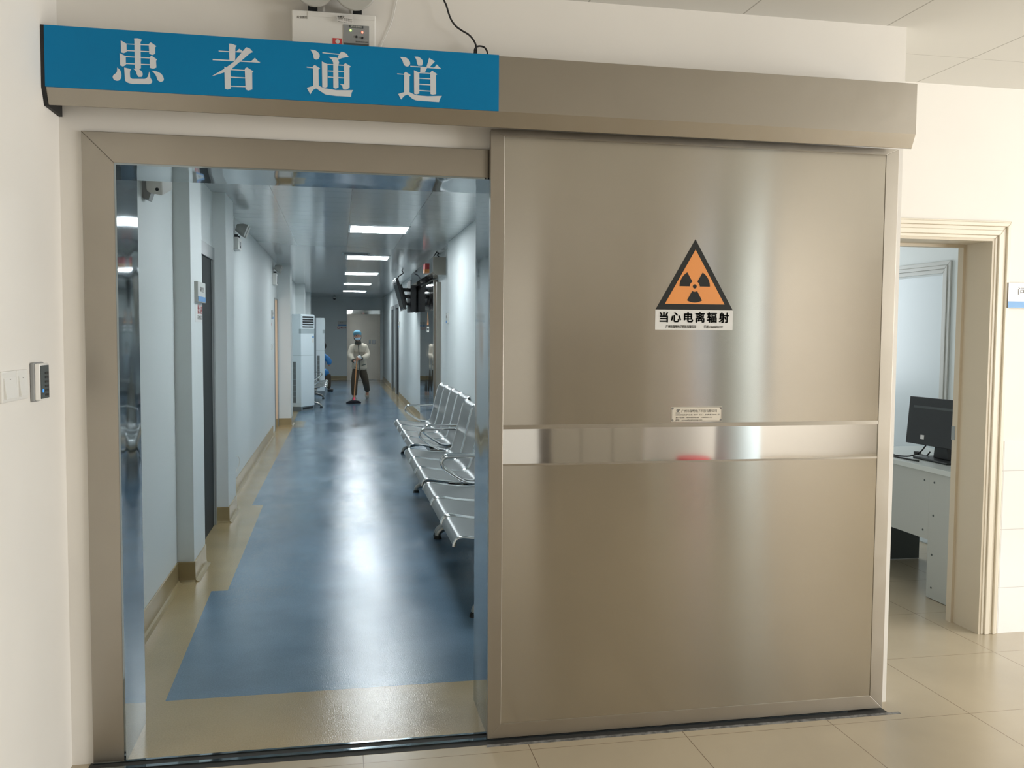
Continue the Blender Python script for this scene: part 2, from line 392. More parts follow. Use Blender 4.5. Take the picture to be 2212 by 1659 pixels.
# corridor floor: one sheet of beige vinyl with the blue field let in (stepped left edge)
b_ = MB()
def quad(b_, x0, x1, y0, y1, mi): b_.add([(x0, y0, 0), (x1, y0, 0), (x1, y1, 0), (x0, y1, 0)], [(0, 1, 2, 3)], mi)
quad(b_, CL, CR1+.05, 0.0, .517, 0)
prev = .517
for y1, xa, xb in ((2.108, -.700, -.732), (4.75, -.640, -.650), (11.24, -.745, -.722), (12.24, -.548, -.545), (FAR, -.748, -.755)):
    b_.add([(CL-.4, prev, 0), (xa, prev, 0), (xb, y1, 0), (CL-.4, y1, 0)], [(0, 1, 2, 3)], 0)
    b_.add([(xa, prev, 0), (1.165, prev, 0), (1.175, y1, 0), (xb, y1, 0)], [(0, 1, 2, 3)], 1)
    b_.add([(1.165, prev, 0), (CR2+.2, prev, 0), (CR2+.2, y1, 0), (1.175, y1, 0)], [(0, 1, 2, 3)], 0)
    prev = y1
struct('floor_corridor', b_, [M['beige_vinyl'], M['blue_vinyl']])
struct('ceiling_corridor', MB().box(CL-1.6, D, CC, CR2+.7, FAR+.2, CC+.1), M['ceil_cor'])

# corridor left wall: plain stretches, door openings and pilasters
b_ = MB()
def wl(y0, y1, z0=0, z1=CC): b_.box(CL-.2, y0, z0, CL, y1, z1)
D2 = (3.05, 3.97, 2.055); D3 = (10.80, 11.45, 2.0)
wl(D, D2[0]); wl(D2[0], D2[1], D2[2]); wl(D2[1], D3[0]); wl(D3[0], D3[1], D3[2]); wl(D3[1], FAR)
struct('wall_corridor_left', b_, M['wall_low'])
PIL = [(2.33, 2.78, -.858), (4.05, 4.58, -.858), (11.47, 12.0, -.752), (17.6, 18.15, -.752), (21.9, 22.5, -.752)]
for y0, y1, x in PIL:
    struct('wall_pilaster', MB().box(CL, y0, 0, x, y1, CC), M['wall_low'])
b_ = MB()
b_.box(CR1, D, 0, CR1+.2, 7.45, CC)
struct('wall_corridor_right', b_, M['wall_low'])
b_ = MB(); b_.box(CR2, 7.45, 0, CR2+.2, 9.0, CC); b_.box(CR2, 9.0, 2.2, CR2+.2, 11.5, CC); b_.box(CR2, 11.5, 0, CR2+.2, 17.75, CC)
b_.box(CR2, 17.75, 2.09, CR2+.2, 18.95, CC); b_.box(CR2, 18.95, 0, CR2+.2, 19.65, CC); b_.box(CR2, 19.65, 2.09, CR2+.2, 20.55, CC); b_.box(CR2, 20.55, 0, CR2+.2, FAR, CC)
struct('wall_corridor_right_far', b_, M['wall_low'])
struct('wall_corridor_end', MB().box(CL-.2, FAR, 0, CR2+.2, FAR+.2, CC), M['wall_low'])
# coved baseboards
def cove(x, s, y0, y1, name='baseboard_left'):
    h, t = .125, .007
    p = [(x, 0), (x+s*.034, 0), (x+s*.018, .005), (x+s*.009, .014), (x+s*t, .030), (x+s*t, h-.003), (x+s*(t-.003), h), (x, h)]
    b_ = MB(); b_.prism(p, 'y', y0, y1); o = struct(name, b_, M['cove']); return o
def cove_face(x0, x1, y, name='baseboard_left'):
    p = [(y, 0), (y-.034, 0), (y-.018, .005), (y-.009, .014), (y-.007, .030), (y-.007, .122), (y-.004, .125), (y, .125)]
    b_ = MB(); b_.prism([(q[0], q[1]) for q in p], 'x', x0, x1); return struct(name, b_, M['cove'])
ends = [D] + [q for p in PIL for q in p[:2]] + [FAR]
for y0, y1 in ((D, 2.33), (2.78, 2.97), (4.58, 10.30), (12.0, 17.6), (18.15, 21.9), (22.5, FAR)): cove(CL, 1, y0, y1)
for y0, y1, x in PIL: cove(x, 1, y0-.006, y1); cove_face(CL, x+.006, y0)
for y0, y1 in ((D, 7.45),): cove(CR1, -1, y0, y1, 'baseboard_right')
for y0, y1 in ((7.45, 8.95), (11.6, 17.65), (19.04, 19.56), (20.64, FAR)): cove(CR2, -1, y0, y1, 'baseboard_right')
cove_face(CL, .25, FAR, 'baseboard_end')

# ------------------------------------------------------------------ the big sliding door
door = thing('door_1', 'wide brushed stainless steel sliding door leaf with a polished band across it', 'door', (1.34, -.06, .012)); door['kind'] = 'structure'
X0, X1, Z0, Z1, Y = .535, 2.147, .012, 2.236, -.077
MB().box(X0+.003, Y+.006, Z0, X1-.003, -.030, Z1).build('door_core', M['frame'], door)
PX0, PX1, PZ0, PZ1 = .585, 2.092, .066, 2.212
MB().box(PX0, Y+.001, 1.161, PX1, Y+.008, PZ1).build('upper_panel', M['door'], door)
MB().box(PX0, Y+.001, PZ0, PX1, Y+.008, 1.033).build('lower_panel', M['door'], door)
MB().box(PX0, Y+.002, 1.033, PX1, Y+.008, 1.161).build('polished_band', M['mirror'], door, label='mirror-polished band across the door')
b_ = MB(); b_.prism([(X0, Z0), (PX0, PZ0), (PX0, PZ1), (X0, Z1)], 'y', Y-.0015, Y+.008); b_.build('edge_strip', M['frame'], door, bevel=.001)
b_ = MB(); b_.prism([(X1, Z0), (X1, Z1), (PX1, PZ1), (PX1, PZ0)], 'y', Y-.0015, Y+.008); b_.build('edge_strip', M['frame'], door, bevel=.001)
b_ = MB(); b_.prism([(X0, Z0), (X1, Z0), (PX1, PZ0), (PX0, PZ0)], 'y', Y-.0015, Y+.008); b_.build('edge_strip', M['frame'], door, bevel=.001)
b_ = MB(); b_.prism([(X0, Z1), (PX0, PZ1), (PX1, PZ1), (X1, Z1)], 'y', Y-.0015, Y+.008); b_.build('edge_strip', M['frame'], door, bevel=.001)
MB().box(X0+.01, Y-.0005, 1.161, PX1, Y+.0005, 1.176).box(PX0, Y-.0005, 1.026, PX1, Y+.0008, 1.033).build('band_lip', M['header'], door)
# etched maker plate
pl = MB().box(1.229, Y-.0012, 1.181, 1.433, Y+.0011, 1.237).build('maker_plate', M['plate'], door)
b_ = MB(); e = .0013
b_.box(1.231, Y-.0018, 1.234, 1.431, Y-.0012, 1.234+e); b_.box(1.231, Y-.0018, 1.183, 1.431, Y-.0012, 1.183+e); b_.box(1.231, Y-.0018, 1.183, 1.231+e, Y-.0012, 1.235); b_.box(1.4297, Y-.0018, 1.183, 1.431, Y-.0012, 1.235)
for cx, cz in ((1.234, 1.1865), (1.234, 1.2315), (1.428, 1.1865), (1.428, 1.2315)): b_.cyl((cx, Y-.002, cz), (cx, Y-.0012, cz), .0045, n=10)
b_.box(1.2465, Y-.0018, 1.212, 1.264, Y-.0012, 1.216); b_.cyl((1.255, Y-.0018, 1.2235), (1.255, Y-.0012, 1.2235), .0058, n=16)
b_.prism([(1.255, 1.222), (1.264, 1.230), (1.2645, 1.227), (1.256, 1.219)], 'y', Y-.0018, Y-.0012)
b_.build('plate_border', M['greyink'], pl)
for s_, sz, zz, xx, ww in (('广州市深明电子科技有限公司', .0115, 1.2205, 1.341, .142), ('Ⅱ类射线防护设备 检字（工）安质量 2046 号', .006, 1.2065, 1.335, .176), ('技术支持：020-82048188   13600021777', .0065, 1.1965, 1.321, .148), ('网址：www.gdfanghumeng.com', .0062, 1.1875, 1.3, .106)):
    text('plate_lettering', s_, sz, Vector((xx, Y-.0016, zz)), RF, M['greyink'], pl, width=ww)
# scratches and glue marks on the panels
# header box above the door
hd = thing('door_header', 'long stainless steel box covering the sliding door rail below the ceiling', 'door header', (.62, -.02, 2.222))
b_ = MB(); b_.prism([(-.174, 2.462), (-.174, 2.274), (-.150, 2.224), (-.1465, 2.224), (-.168, 2.275), (-.168, 2.300), (-.0005, 2.300), (-.0005, 2.462)], 'x', -.902, 2.151)
b_.build('rail_cover', M['header'], hd, bevel=.0012)
MB().prism([(-.178, 2.464), (-.178, 2.272), (-.152, 2.220), (-.001, 2.220), (-.001, 2.464)], 'x', -.9135, -.9022).build('header_end', M['black_rub'], hd, label='black strip standing in for the shaded gap at the left wall')  # black strip put in for the shade of the narrow gap here
# blue sign
sg = thing('corridor_sign', 'long blue board with four large white Chinese characters over the open doorway', 'sign', (-.18, -.176, 2.273))
MB().box(-.902, -.1795, 2.2735, .5445, -.1745, 2.4635).build('sign_board', M['signblue'], sg, label='blue board')
GLYPHS=[[[(-.636,2.439),(-.624,2.44),(-.612,2.436),(-.617,2.428),(-.617,2.347),(-.625,2.343),(-.635,2.346),(-.635,2.428)],[(-.676,2.43),(-.659,2.421),(-.659,2.395),(-.668,2.391),(-.676,2.393)],[(-.592,2.423),(-.586,2.43),(-.569,2.419),(-.573,2.415),(-.573,2.395),(-.582,2.391),(-.591,2.394)],[(-.659,2.421),(-.592,2.423),(-.592,2.42),(-.659,2.419)],[(-.66,2.401),(-.591,2.402),(-.591,2.399),(-.66,2.398)],[(-.68,2.39),(-.662,2.382),(-.662,2.354),(-.671,2.349),(-.679,2.352)],[(-.59,2.382),(-.584,2.388),(-.567,2.377),(-.571,2.374),(-.57,2.352),(-.58,2.348),(-.59,2.35)],[(-.662,2.382),(-.59,2.382),(-.591,2.379),(-.662,2.379)],[(-.662,2.36),(-.59,2.361),(-.59,2.358),(-.662,2.357)],[(-.688,2.345),(-.679,2.336),(-.676,2.322),(-.678,2.311),(-.685,2.304),(-.694,2.304),(-.701,2.31),(-.701,2.318),(-.694,2.325),(-.689,2.332)],[(-.667,2.346),(-.646,2.342),(-.65,2.335),(-.65,2.317),(-.643,2.312),(-.606,2.314),(-.597,2.321),(-.592,2.338),(-.59,2.331),(-.589,2.319),(-.584,2.311),(-.585,2.303),(-.594,2.298),(-.642,2.296),(-.659,2.3),(-.665,2.307)],[(-.64,2.344),(-.625,2.344),(-.614,2.336),(-.612,2.327),(-.615,2.32),(-.624,2.319),(-.629,2.326),(-.632,2.336)],[(-.585,2.341),(-.567,2.339),(-.554,2.331),(-.548,2.318),(-.55,2.311),(-.558,2.307),(-.566,2.312),(-.571,2.325),(-.577,2.334)]],[[(-.346,2.442),(-.337,2.442),(-.322,2.437),(-.326,2.431),(-.327,2.391),(-.345,2.388)],[(-.378,2.418),(-.345,2.418),(-.345,2.415),(-.378,2.415)],[(-.327,2.419),(-.302,2.419),(-.302,2.416),(-.327,2.416)],[(-.322,2.419),(-.314,2.428),(-.302,2.42),(-.305,2.416)],[(-.292,2.434),(-.281,2.431),(-.271,2.42),(-.281,2.415),(-.342,2.359),(-.36,2.35),(-.399,2.335),(-.399,2.336),(-.361,2.361),(-.331,2.385),(-.306,2.417)],[(-.397,2.39),(-.249,2.39),(-.249,2.387),(-.397,2.386)],[(-.278,2.389),(-.265,2.402),(-.25,2.387)],[(-.361,2.368),(-.342,2.359),(-.342,2.299),(-.352,2.295),(-.36,2.298)],[(-.297,2.364),(-.29,2.37),(-.27,2.358),(-.274,2.354),(-.274,2.3),(-.286,2.296),(-.295,2.299)],[(-.342,2.361),(-.295,2.361),(-.296,2.358),(-.342,2.358)],[(-.342,2.337),(-.294,2.337),(-.294,2.334),(-.342,2.334)],[(-.342,2.308),(-.295,2.309),(-.295,2.306),(-.342,2.305)]],[[(-.088,2.44),(-.071,2.438),(-.06,2.429),(-.058,2.42),(-.062,2.412),(-.07,2.409),(-.077,2.413),(-.079,2.425)],[(-.049,2.434),(.007,2.432),(.007,2.429),(-.049,2.431)],[(.005,2.43),(.013,2.44),(.028,2.435),(.036,2.425),(.014,2.419),(.001,2.412),(-.001,2.416)],[(-.029,2.42),(-.004,2.42),(.0,2.416),(.005,2.404),(.002,2.395),(.003,2.323),(-.006,2.318),(-.014,2.321),(-.014,2.399),(-.018,2.411)],[(-.051,2.404),(-.033,2.396),(-.033,2.323),(-.041,2.319),(-.05,2.321)],[(.02,2.397),(.026,2.403),(.044,2.393),(.039,2.389),(.039,2.323),(.028,2.317),(.018,2.317),(.014,2.329),(.006,2.334),(.021,2.333)],[(-.033,2.397),(-.014,2.397),(-.014,2.394),(-.033,2.394)],[(.002,2.397),(.02,2.397),(.02,2.394),(.002,2.394)],[(-.032,2.376),(-.014,2.376),(-.014,2.373),(-.032,2.373)],[(.002,2.377),(.02,2.376),(.02,2.374),(.002,2.374)],[(-.032,2.356),(-.014,2.356),(-.014,2.353),(-.032,2.353)],[(.002,2.356),(.02,2.356),(.02,2.353),(.002,2.353)],[(-.1,2.384),(-.08,2.383),(-.08,2.38),(-.1,2.381)],[(-.08,2.385),(-.074,2.391),(-.057,2.381),(-.062,2.376),(-.061,2.324),(-.042,2.317),(-.005,2.313),(.051,2.316),(.046,2.308),(.044,2.294),(-.005,2.294),(-.037,2.296),(-.055,2.306),(-.07,2.315),(-.08,2.309),(-.089,2.295),(-.1,2.315),(-.079,2.323)]],[[(.206,2.435),(.226,2.434),(.238,2.424),(.24,2.413),(.233,2.405),(.224,2.406),(.218,2.413),(.214,2.425)],[(.255,2.439),(.269,2.439),(.281,2.43),(.283,2.42),(.28,2.411),(.268,2.41),(.263,2.418),(.261,2.43)],[(.304,2.438),(.324,2.428),(.321,2.424),(.305,2.407),(.295,2.407),(.3,2.423)],[(.241,2.408),(.344,2.407),(.344,2.404),(.241,2.405)],[(.32,2.405),(.33,2.418),(.344,2.404)],[(.275,2.407),(.298,2.406),(.29,2.389),(.274,2.39)],[(.253,2.394),(.271,2.387),(.271,2.318),(.262,2.314),(.254,2.316)],[(.308,2.389),(.315,2.396),(.332,2.385),(.327,2.381),(.328,2.319),(.317,2.316),(.309,2.318)],[(.271,2.388),(.309,2.388),(.309,2.386),(.271,2.385)],[(.271,2.37),(.309,2.37),(.309,2.367),(.271,2.367)],[(.271,2.35),(.309,2.35),(.309,2.347),(.271,2.347)],[(.271,2.329),(.309,2.329),(.309,2.326),(.271,2.326)],[(.197,2.38),(.22,2.379),(.22,2.377),(.197,2.377)],[(.22,2.381),(.225,2.387),(.242,2.377),(.238,2.372),(.238,2.32),(.26,2.311),(.3,2.31),(.348,2.314),(.342,2.305),(.338,2.293),(.264,2.294),(.248,2.299),(.232,2.312),(.221,2.307),(.21,2.294),(.2,2.312),(.22,2.319)]]]
def soften(p):
    """round the brush-like curves of a stroke, keep its sharp corners"""
    n = len(p)
    if n < 7: return p
    P = [Vector(q) for q in p]
    def smooth(i):
        a = P[i]-P[i-1]; b = P[(i+1) % n]-P[i]; return abs(a.angle_signed(b)) < .95
    out = []
    for i in range(n):
        j = (i+1) % n; out.append(tuple(P[i]))
        if (P[j]-P[i]).length < .022 and (smooth(i) or smooth(j)):
            m0 = (P[j]-P[i-1])*.5 if smooth(i) else (P[j]-P[i]); m1 = (P[(j+1) % n]-P[i])*.5 if smooth(j) else (P[j]-P[i])
            L = (P[j]-P[i]).length; m0 = m0*min(1, L/max(m0.length, 1e-6)); m1 = m1*min(1, L/max(m1.length, 1e-6))
            for t in (.25, .5, .75):
                h = (2*t**3-3*t*t+1)*P[i]+(t**3-2*t*t+t)*m0+(-2*t**3+3*t*t)*P[j]+(t**3-t*t)*m1; out.append(tuple(h))
    return out
for gi, polys in enumerate(GLYPHS):
    b_ = MB()
    for si, p in enumerate(polys): b_.prism(soften(p), 'y', -.1801-.00004*si, -.1795)
    b_.build('sign_character', M['letter'], sg, label='white character')
# warning sign on the door
ws = thing('radiation_warning_sign', 'orange and black triangular radiation sign with white caption strip on the steel sliding door', 'sign', (1.315, Y, 1.53))
A, B, T = (1.161, 1.603), (1.468, 1.603), (1.3135, 1.866)
def scale_tri(k, c=(1.3143, 1.6907)): return [(c[0]+(p[0]-c[0])*k, c[1]+(p[1]-c[1])*k) for p in (A, B, T)]
MB().prism([A, B, T], 'y', Y-.0006, Y+.0009).build('triangle_border', M['ink'], ws, label='black triangle')
MB().prism([(1.197, 1.6245), (1.434, 1.6245), (1.3143, 1.828)], 'y', Y-.0010, Y-.0006).build('triangle_field', M['orange'], ws, label='orange field')
b_ = MB(); c0 = (1.3135, 1.6905)
circ = [(c0[0]+.0078*math.cos(t*PI/12), c0[1]+.0078*math.sin(t*PI/12)) for t in range(24)]; b_.prism(circ, 'y', Y-.0014, Y-.0010)
for a0 in (0, 120, 240):
    arc = [(c0[0]+.0605*math.cos(math.radians(a0+t)), c0[1]+.0605*math.sin(math.radians(a0+t))) for t in range(0, 61, 6)]
    arc += [(c0[0]+.020*math.cos(math.radians(a0+t)), c0[1]+.020*math.sin(math.radians(a0+t))) for t in range(60, -1, -10)]
    b_.prism(arc, 'y', Y-.0014, Y-.0010)
b_.build('trefoil', M['ink'], ws)
MB().box(1.160, Y-.0006, 1.5275, 1.469, Y+.0009, 1.602).build('caption_strip', M['paper'], ws)
for ci, ch in enumerate('当心电离辐射'): text('caption_character', ch, .041, Vector((1.1935+.0479*ci, Y-.0012, 1.5715)), RF, M['ink'], ws, bold=.0013)
text('small_lettering', '广州市深明电子科技有限公司', .0115, Vector((1.262, Y-.0012, 1.5385)), RF, M['greyink'], ws, bold=.0001, width=.119)
text('small_lettering', '手机:13600021777', .0115, Vector((1.391, Y-.0012, 1.5385)), RF, M['greyink'], ws, bold=.0001, width=.076)

# ------------------------------------------------------------------ things on the front wall
em = thing('emergency_light', 'white twin-head emergency light unit mounted above the blue sign', 'emergency light', (-.01, 0, 2.45))
MB().box(-.153, -.060, 2.4635, .130, -.0005, 2.607).build('housing', M['white'], em, bevel=.004)
MB().box(-.10, -.0615, 2.588, .127, -.0603, 2.604).build('front_rib', M['white'], em)
MB().box(.020, -.0625, 2.4636, .108, -.060, 2.568).build('control_panel', M['greypanel'], em, bevel=.001)
MB().box(.041, -.0633, 2.558, .088, -.0625, 2.566).build('display_strip', M['dgreypanel'], em)
MB().box(.020, -.0633, 2.492, .106, -.0625, 2.506).build('lower_strip', M['dgreypanel'], em)
for x, z, k in ((.0445, 2.549, 'led_g'), (.0845, 2.545, 'led_r')): MB().ball((x, -.0632, z), .0033, .0015, .0037, 10, 8).build('indicator_lamp', M[k], em)
for x, z in ((.0645, 2.528), (.0845, 2.526)): MB().cyl((x, -.0625, z), (x, -.0665, z), .0037, n=14).build('push_button', M['black'], em)
text('panel_lettering', '消防应急照明灯', .007, Vector((.064, -.0635, 2.562)), RF, M['white'], em, width=.040)
text('panel_lettering', 'FIRE EMERGENCY LIGHT', .006, Vector((.083, -.0628, 2.512)), RF, M['dgreypanel'], em, width=.043)
text('housing_lettering', '应急照明', .010, Vector((-.118, -.0606, 2.582)), RF, M['greyink'], em, width=.034)
MB().box(-.0165, -.0612, 2.490, .0155, -.060, 2.520).build('red_sticker', M['redink'], em, label='small red sticker')
b_ = MB(); b_.cyl((.0005, -.0616, 2.509), (.0005, -.0612, 2.509), .0075, n=18); b_.build('sticker_emblem', M['paper'], em)
for x in (-.083, .068):
    MB().box(x-.0155, -.050, 2.604, x+.0155, -.022, 2.634).build('lamp_neck', M['black'], em, label='black swivel block')
for x in (-.0455, .043): MB().box(x-.004, -.040, 2.604, x+.004, -.030, 2.64).build('lamp_stem', M['white'], em)
for x0, x1, zb, yy in ((-.146, -.006, 2.632, -.085), (-.008, .124, 2.624, -.100)):
    b_ = MB(); b_.tube([((x0+x1)/2+(x1-x0)*.02*s, yy+.045-abs(s)*.0, 2.0+0, ) for s in ()] or [((x0+x1)/2, yy+.045, zb+.055), ((x0+x1)/2, yy+.01, zb+.050), ((x0+x1)/2, yy-.03, zb+.045)], [.035, .064, .074], 28)
    b_.build('lamp_head', M['lampglass'], em, bevel=.006, seg=3)
b_ = MB(); b_.add([(-.001, -.072, 2.592), (.052, -.085, 2.592), (.055, -.092, 2.562), (.0, -.079, 2.573)], [(0, 1, 2, 3)]); b_.add([(-.001, -.0712, 2.592), (.052, -.0842, 2.592), (.055, -.0912, 2.562), (.0, -.0782, 2.573)], [(3, 2, 1, 0)])
tg = b_.build('hanging_tag', M['bkwhite'], em, label='small white printed tag')
text('tag_lettering', '合格证', .009, Vector((.012, -.0768, 2.587)), Matrix.Rotation(-.23, 3, 'Z') @ RF, M['ink'], tg, width=.024)
for k in range(3): text('tag_lettering', '规格型号 YJD 36V 2014.08', .0045, Vector((.026, -.0818-.001*k, 2.580-.0058*k)), Matrix.Rotation(-.23, 3, 'Z') @ Matrix.Rotation(.12, 3, 'Y') @ RF, M['greyink'], tg, width=.048)

pts = [(0.365, 2.695), (0.37, 2.68), (0.378, 2.664), (0.386, 2.638), (0.396, 2.615), (0.412, 2.595), (0.434, 2.581), (0.457, 2.569), (0.472, 2.555), (0.483, 2.536), (0.486, 2.514), (0.485, 2.499), (0.485, 2.465)]
lp = [(0.472, 2.467), (0.474, 2.485), (0.478, 2.505), (0.479, 2.516), (0.485, 2.525), (0.497, 2.529), (0.513, 2.526), (0.522, 2.515), (0.525, 2.502), (0.526, 2.465)]
b_ = MB(); b_.tube(smooth_path([(.33, -.02, CH)]+[(x, -.045, z) for x, z in pts]+[(.483, -.07, 2.467)], 5), .0032, 10)
b_.tube(smooth_path([(x, -.052, z) for x, z in lp], 5), .0032, 10)
tag(b_.build('power_cable', M['black_rub']), 'black cable hanging down the wall and looping behind the blue sign', 'cable')
b_ = MB(); b_.tube(smooth_path([(.225, -.005, CH), (.207, -.006, 2.684), (.195, -.006, 2.627), (.185, -.006, 2.596), (.166, -.006, 2.553), (.151, -.006, 2.517), (.14, -.006, 2.465)], 4), .0016, 8)
tag(b_.build('thin_wire', M['white']), 'thin white wire running down beside the emergency light', 'wire')

# card reader and switch on the left wall
cr = thing('card_reader', 'grey and black card reader with a blue light on the left wall', 'card reader', (WX0, -.30, 1.29))
MB().box(WX0+.0003, -.347, 1.292, WX0+.013, -.252, 1.411).build('back_plate', M['greypanel'], cr, bevel=.004)
b_ = MB(); b_.prism([(WX0+.013, -.345), (WX0+.028, -.339), (WX0+.028, -.262), (WX0+.013, -.256)], 'z', 1.296, 1.408); b_.build('reader_cover', M['white'], cr, bevel=.003)
fp = MB().box(WX0+.028, -.3385, 1.301, WX0+.0295, -.263, 1.402).build('reader_face', M['dgreypanel'], cr, label='dark glossy reading face')
MB().cyl((WX0+.0295, -.322, 1.325), (WX0+.0302, -.322, 1.325), .006, n=14).build('status_light', mat('blue_indicator', (.05, .3, .8), .3, emit=(.05, .35, 1), estr=.6), fp)
b_ = MB()
for k in range(6): b_.box(WX0+.0295, -.302, 1.308+.0135*k, WX0+.0305, -.268, 1.3145+.0135*k)
b_.build('face_slots', M['black'], fp)
lsw = thing('light_switch', 'white double rocker light switch on the left wall beside the card reader', 'light switch', (WX0, -.49, 1.30))
for y0, y1 in ((-.482, -.393), (-.600, -.4835)):
    MB().box(WX0+.0003, y0, 1.307, WX0+.009, y1, 1.394).build('switch_frame', M['white'], lsw, bevel=.003)
    b_ = MB(); b_.prism([(WX0+.009, 1.318), (WX0+.017, 1.318), (WX0+.0105, 1.376), (WX0+.009, 1.376)], 'y', y0+.012, y1-.012); rk = b_.build('rocker', M['white'], lsw, bevel=.001)
    MB().box(WX0+.0108, (y0+y1)/2-.004, 1.370, WX0+.0115, (y0+y1)/2+.004, 1.372).build('rocker_mark', M['greyink'], rk)

# ------------------------------------------------------------------ corridor: ceiling lights and vent
for k in range(-1, 5):
    y0 = 5.95+3.62*k
    t = thing('ceiling_light', '', 'ceiling light', (.42, y0, CC), 'flat ceiling lights in a row along the corridor')
    t['label'] = ['corridor ceiling light just behind the lintel, mirrored in the steel jamb', 'nearest and largest of the five ceiling lights seen in the corridor', 'second of the five corridor ceiling lights, just beyond the air vent', 'middle one of the five corridor ceiling lights',
                  'fourth of the five corridor ceiling lights counted from the doorway', 'farthest and smallest of the five ceiling lights in the corridor'][k+1]
    b_ = MB(); b_.box(.105, y0-.02, CC-.008, .725, y0, CC-.0005); b_.box(.105, y0+.6, CC-.008, .725, y0+.62, CC-.0005); b_.box(.105, y0, CC-.008, .125, y0+.6, CC-.0005); b_.box(.705, y0, CC-.008, .725, y0+.6, CC-.0005)
    b_.build('light_frame', M['bwhite'], t)
    MB().box(.125, y0, CC-.007, .705, y0+.6, CC-.001).build('diffuser', M['ledpanel'], t)
v = thing('air_vent', 'grey slatted air vent in the ceiling before the second corridor light', 'air vent', (.2, 9.25, CC))
b_ = MB(); b_.box(.05, 9.13, CC-.006, .42, 9.15, CC-.0005); b_.box(.05, 9.41, CC-.006, .42, 9.43, CC-.0005); b_.box(.05, 9.15, CC-.006, .07, 9.41, CC-.0005); b_.box(.40, 9.15, CC-.006, .42, 9.41, CC-.0005)
b_.build('vent_frame', M['acband'], v)
b_ = MB(); b_.box(.07, 9.15, CC-.0025, .40, 9.41, CC-.0008); b_.build('vent_opening', M['black'], v)
b_ = MB()
for k in range(9): b_.box(.075+.036*k, 9.15, CC-.006, .087+.036*k, 9.41, CC-.0026)
b_.build('slats', M['acgrille'], v)

# ------------------------------------------------------------------ corridor doors on the left
def side_casing(x, s, y0, y1, z1, w, t=.012):
    b_ = MB(); pr = lambda p: b_.prism(p, 'x', x, x+s*t)
    pr([(y0-w, 0), (y0, 0), (y0, z1), (y0-w, z1+w)]); pr([(y1, 0), (y1+w, 0), (y1+w, z1+w), (y1, z1)]); pr([(y0-w, z1+w), (y0, z1), (y1, z1), (y1+w, z1+w)])
    return b_
struct('trim_5', side_casing(CL, 1, D2[0], D2[1], D2[2], .095), M['greycasing'])
d2 = MB().box(CL-.045, D2[0], 0, CL-.002, D2[1], D2[2]).build('door_2', M['dark']); d2['kind'] = 'structure'  # flat dark sheet stands in for the unlit open doorway
struct('trim_6', side_casing(CL, 1, D3[0], D3[1]-.001, D3[2], .02), M['greycasing'])
b_ = MB(); b_.box(CL-.4, D3[0]-.6, 0, CL-.2, D3[0]-.5, 2.58); b_.box(CL-1.3, D3[1], 0, CL-.2, D3[1]+.1, 2.3); b_.box(CL-1.4, D3[0]-.6, 0, CL-1.3, D3[1]+.1, 2.3); b_.box(CL-1.4, D3[0]-.6, 2.3, CL-.2, D3[1]+.1, 2.4)
struct('wall_warm_room', b_, M['warmwall'])
struct('floor_warm_room', MB().box(CL-1.4, D3[0]-.6, -.02, CL-.2, D3[1]+.1, -.001), M['beige_vinyl'])
struct('trim_7', MB().box(CL-.2, D3[1]-.012, .12, CL, D3[1], D3[2]), M['warmwall'])
struct('baseboard_door', MB().box(CL-.2, D3[1]-.016, 0, CL, D3[1]-.001, .12), M['cove'])

def wall_plate(x, s, y0, y1, z0, z1, label, name='room_sign', txt='检查室', paper=None):
    t = thing(name, label, 'sign', (x, (y0+y1)/2, z0))
    MB().box(x, y0, z0, x+s*.022, y1, z1).build('sign_plate', M['greytrim'], t)
    b_ = MB(); zz = z0+(z1-z0)*.28; b_.box(x+s*.022, y0+.006, z0+.004, x+s*.024, y1-.006, zz); b_.build('blue_stripe', M['blueink'], t)
    text('sign_lettering', txt, (z1-z0)*.28, Vector((x+s*.0225, (y0+y1)/2, z0+(z1-z0)*.62)), RLX if s > 0 else Matrix.Rotation(-PI/2, 3, 'Z') @ RF, M['greyink'], t, width=(y1-y0)*.5)
    return t
wall_plate(-.858, 1, 2.46, 2.77, 1.688, 1.812, 'grey and blue room sign on the first pilaster beside the dark doorway')
nt_ = thing('wall_notice', 'small white notice with red lettering below the first room sign', 'notice', (-.858, 2.62, 1.56))
MB().box(-.8575, 2.478, 1.565, -.8565, 2.765, 1.672).build('notice_sheet', M['paper'], nt_)
text('notice_lettering', '禁止入内', .062, Vector((-.8562, 2.66, 1.640)), RLX, M['redink'], nt_, bold=.001, width=.17)
text('notice_lettering', '请勿打扰', .030, Vector((-.8562, 2.65, 1.592)), RLX, M['greyink'], nt_, width=.17)
wall_plate(CL, 1, 10.16, 10.31, 1.69, 1.815, 'small grey room sign on the left wall before the warm-lit doorway')
nt2 = thing('wall_notice', 'narrow white notice below the room sign at the warm-lit doorway', 'notice', (CL, 10.23, 1.55))
MB().box(CL+.0004, 10.17, 1.55, CL+.0014, 10.30, 1.66).build('notice_sheet', M['paper'], nt2)
text('notice_lettering', '止步', .05, Vector((CL+.0018, 10.235, 1.61)), RLX, M['redink'], nt2, width=.09)
sw2 = thing('light_switch', 'small white switch on the left wall beside the warm-lit doorway', 'light switch', (CL, 10.3, 1.25))
MB().box(CL+.0003, 10.19, 1.24, CL+.010, 10.275, 1.33).build('switch_frame', M['white'], sw2, bevel=.002); MB().box(CL+.010, 10.21, 1.262, CL+.014, 10.255, 1.31).build('rocker', M['white'], sw2)

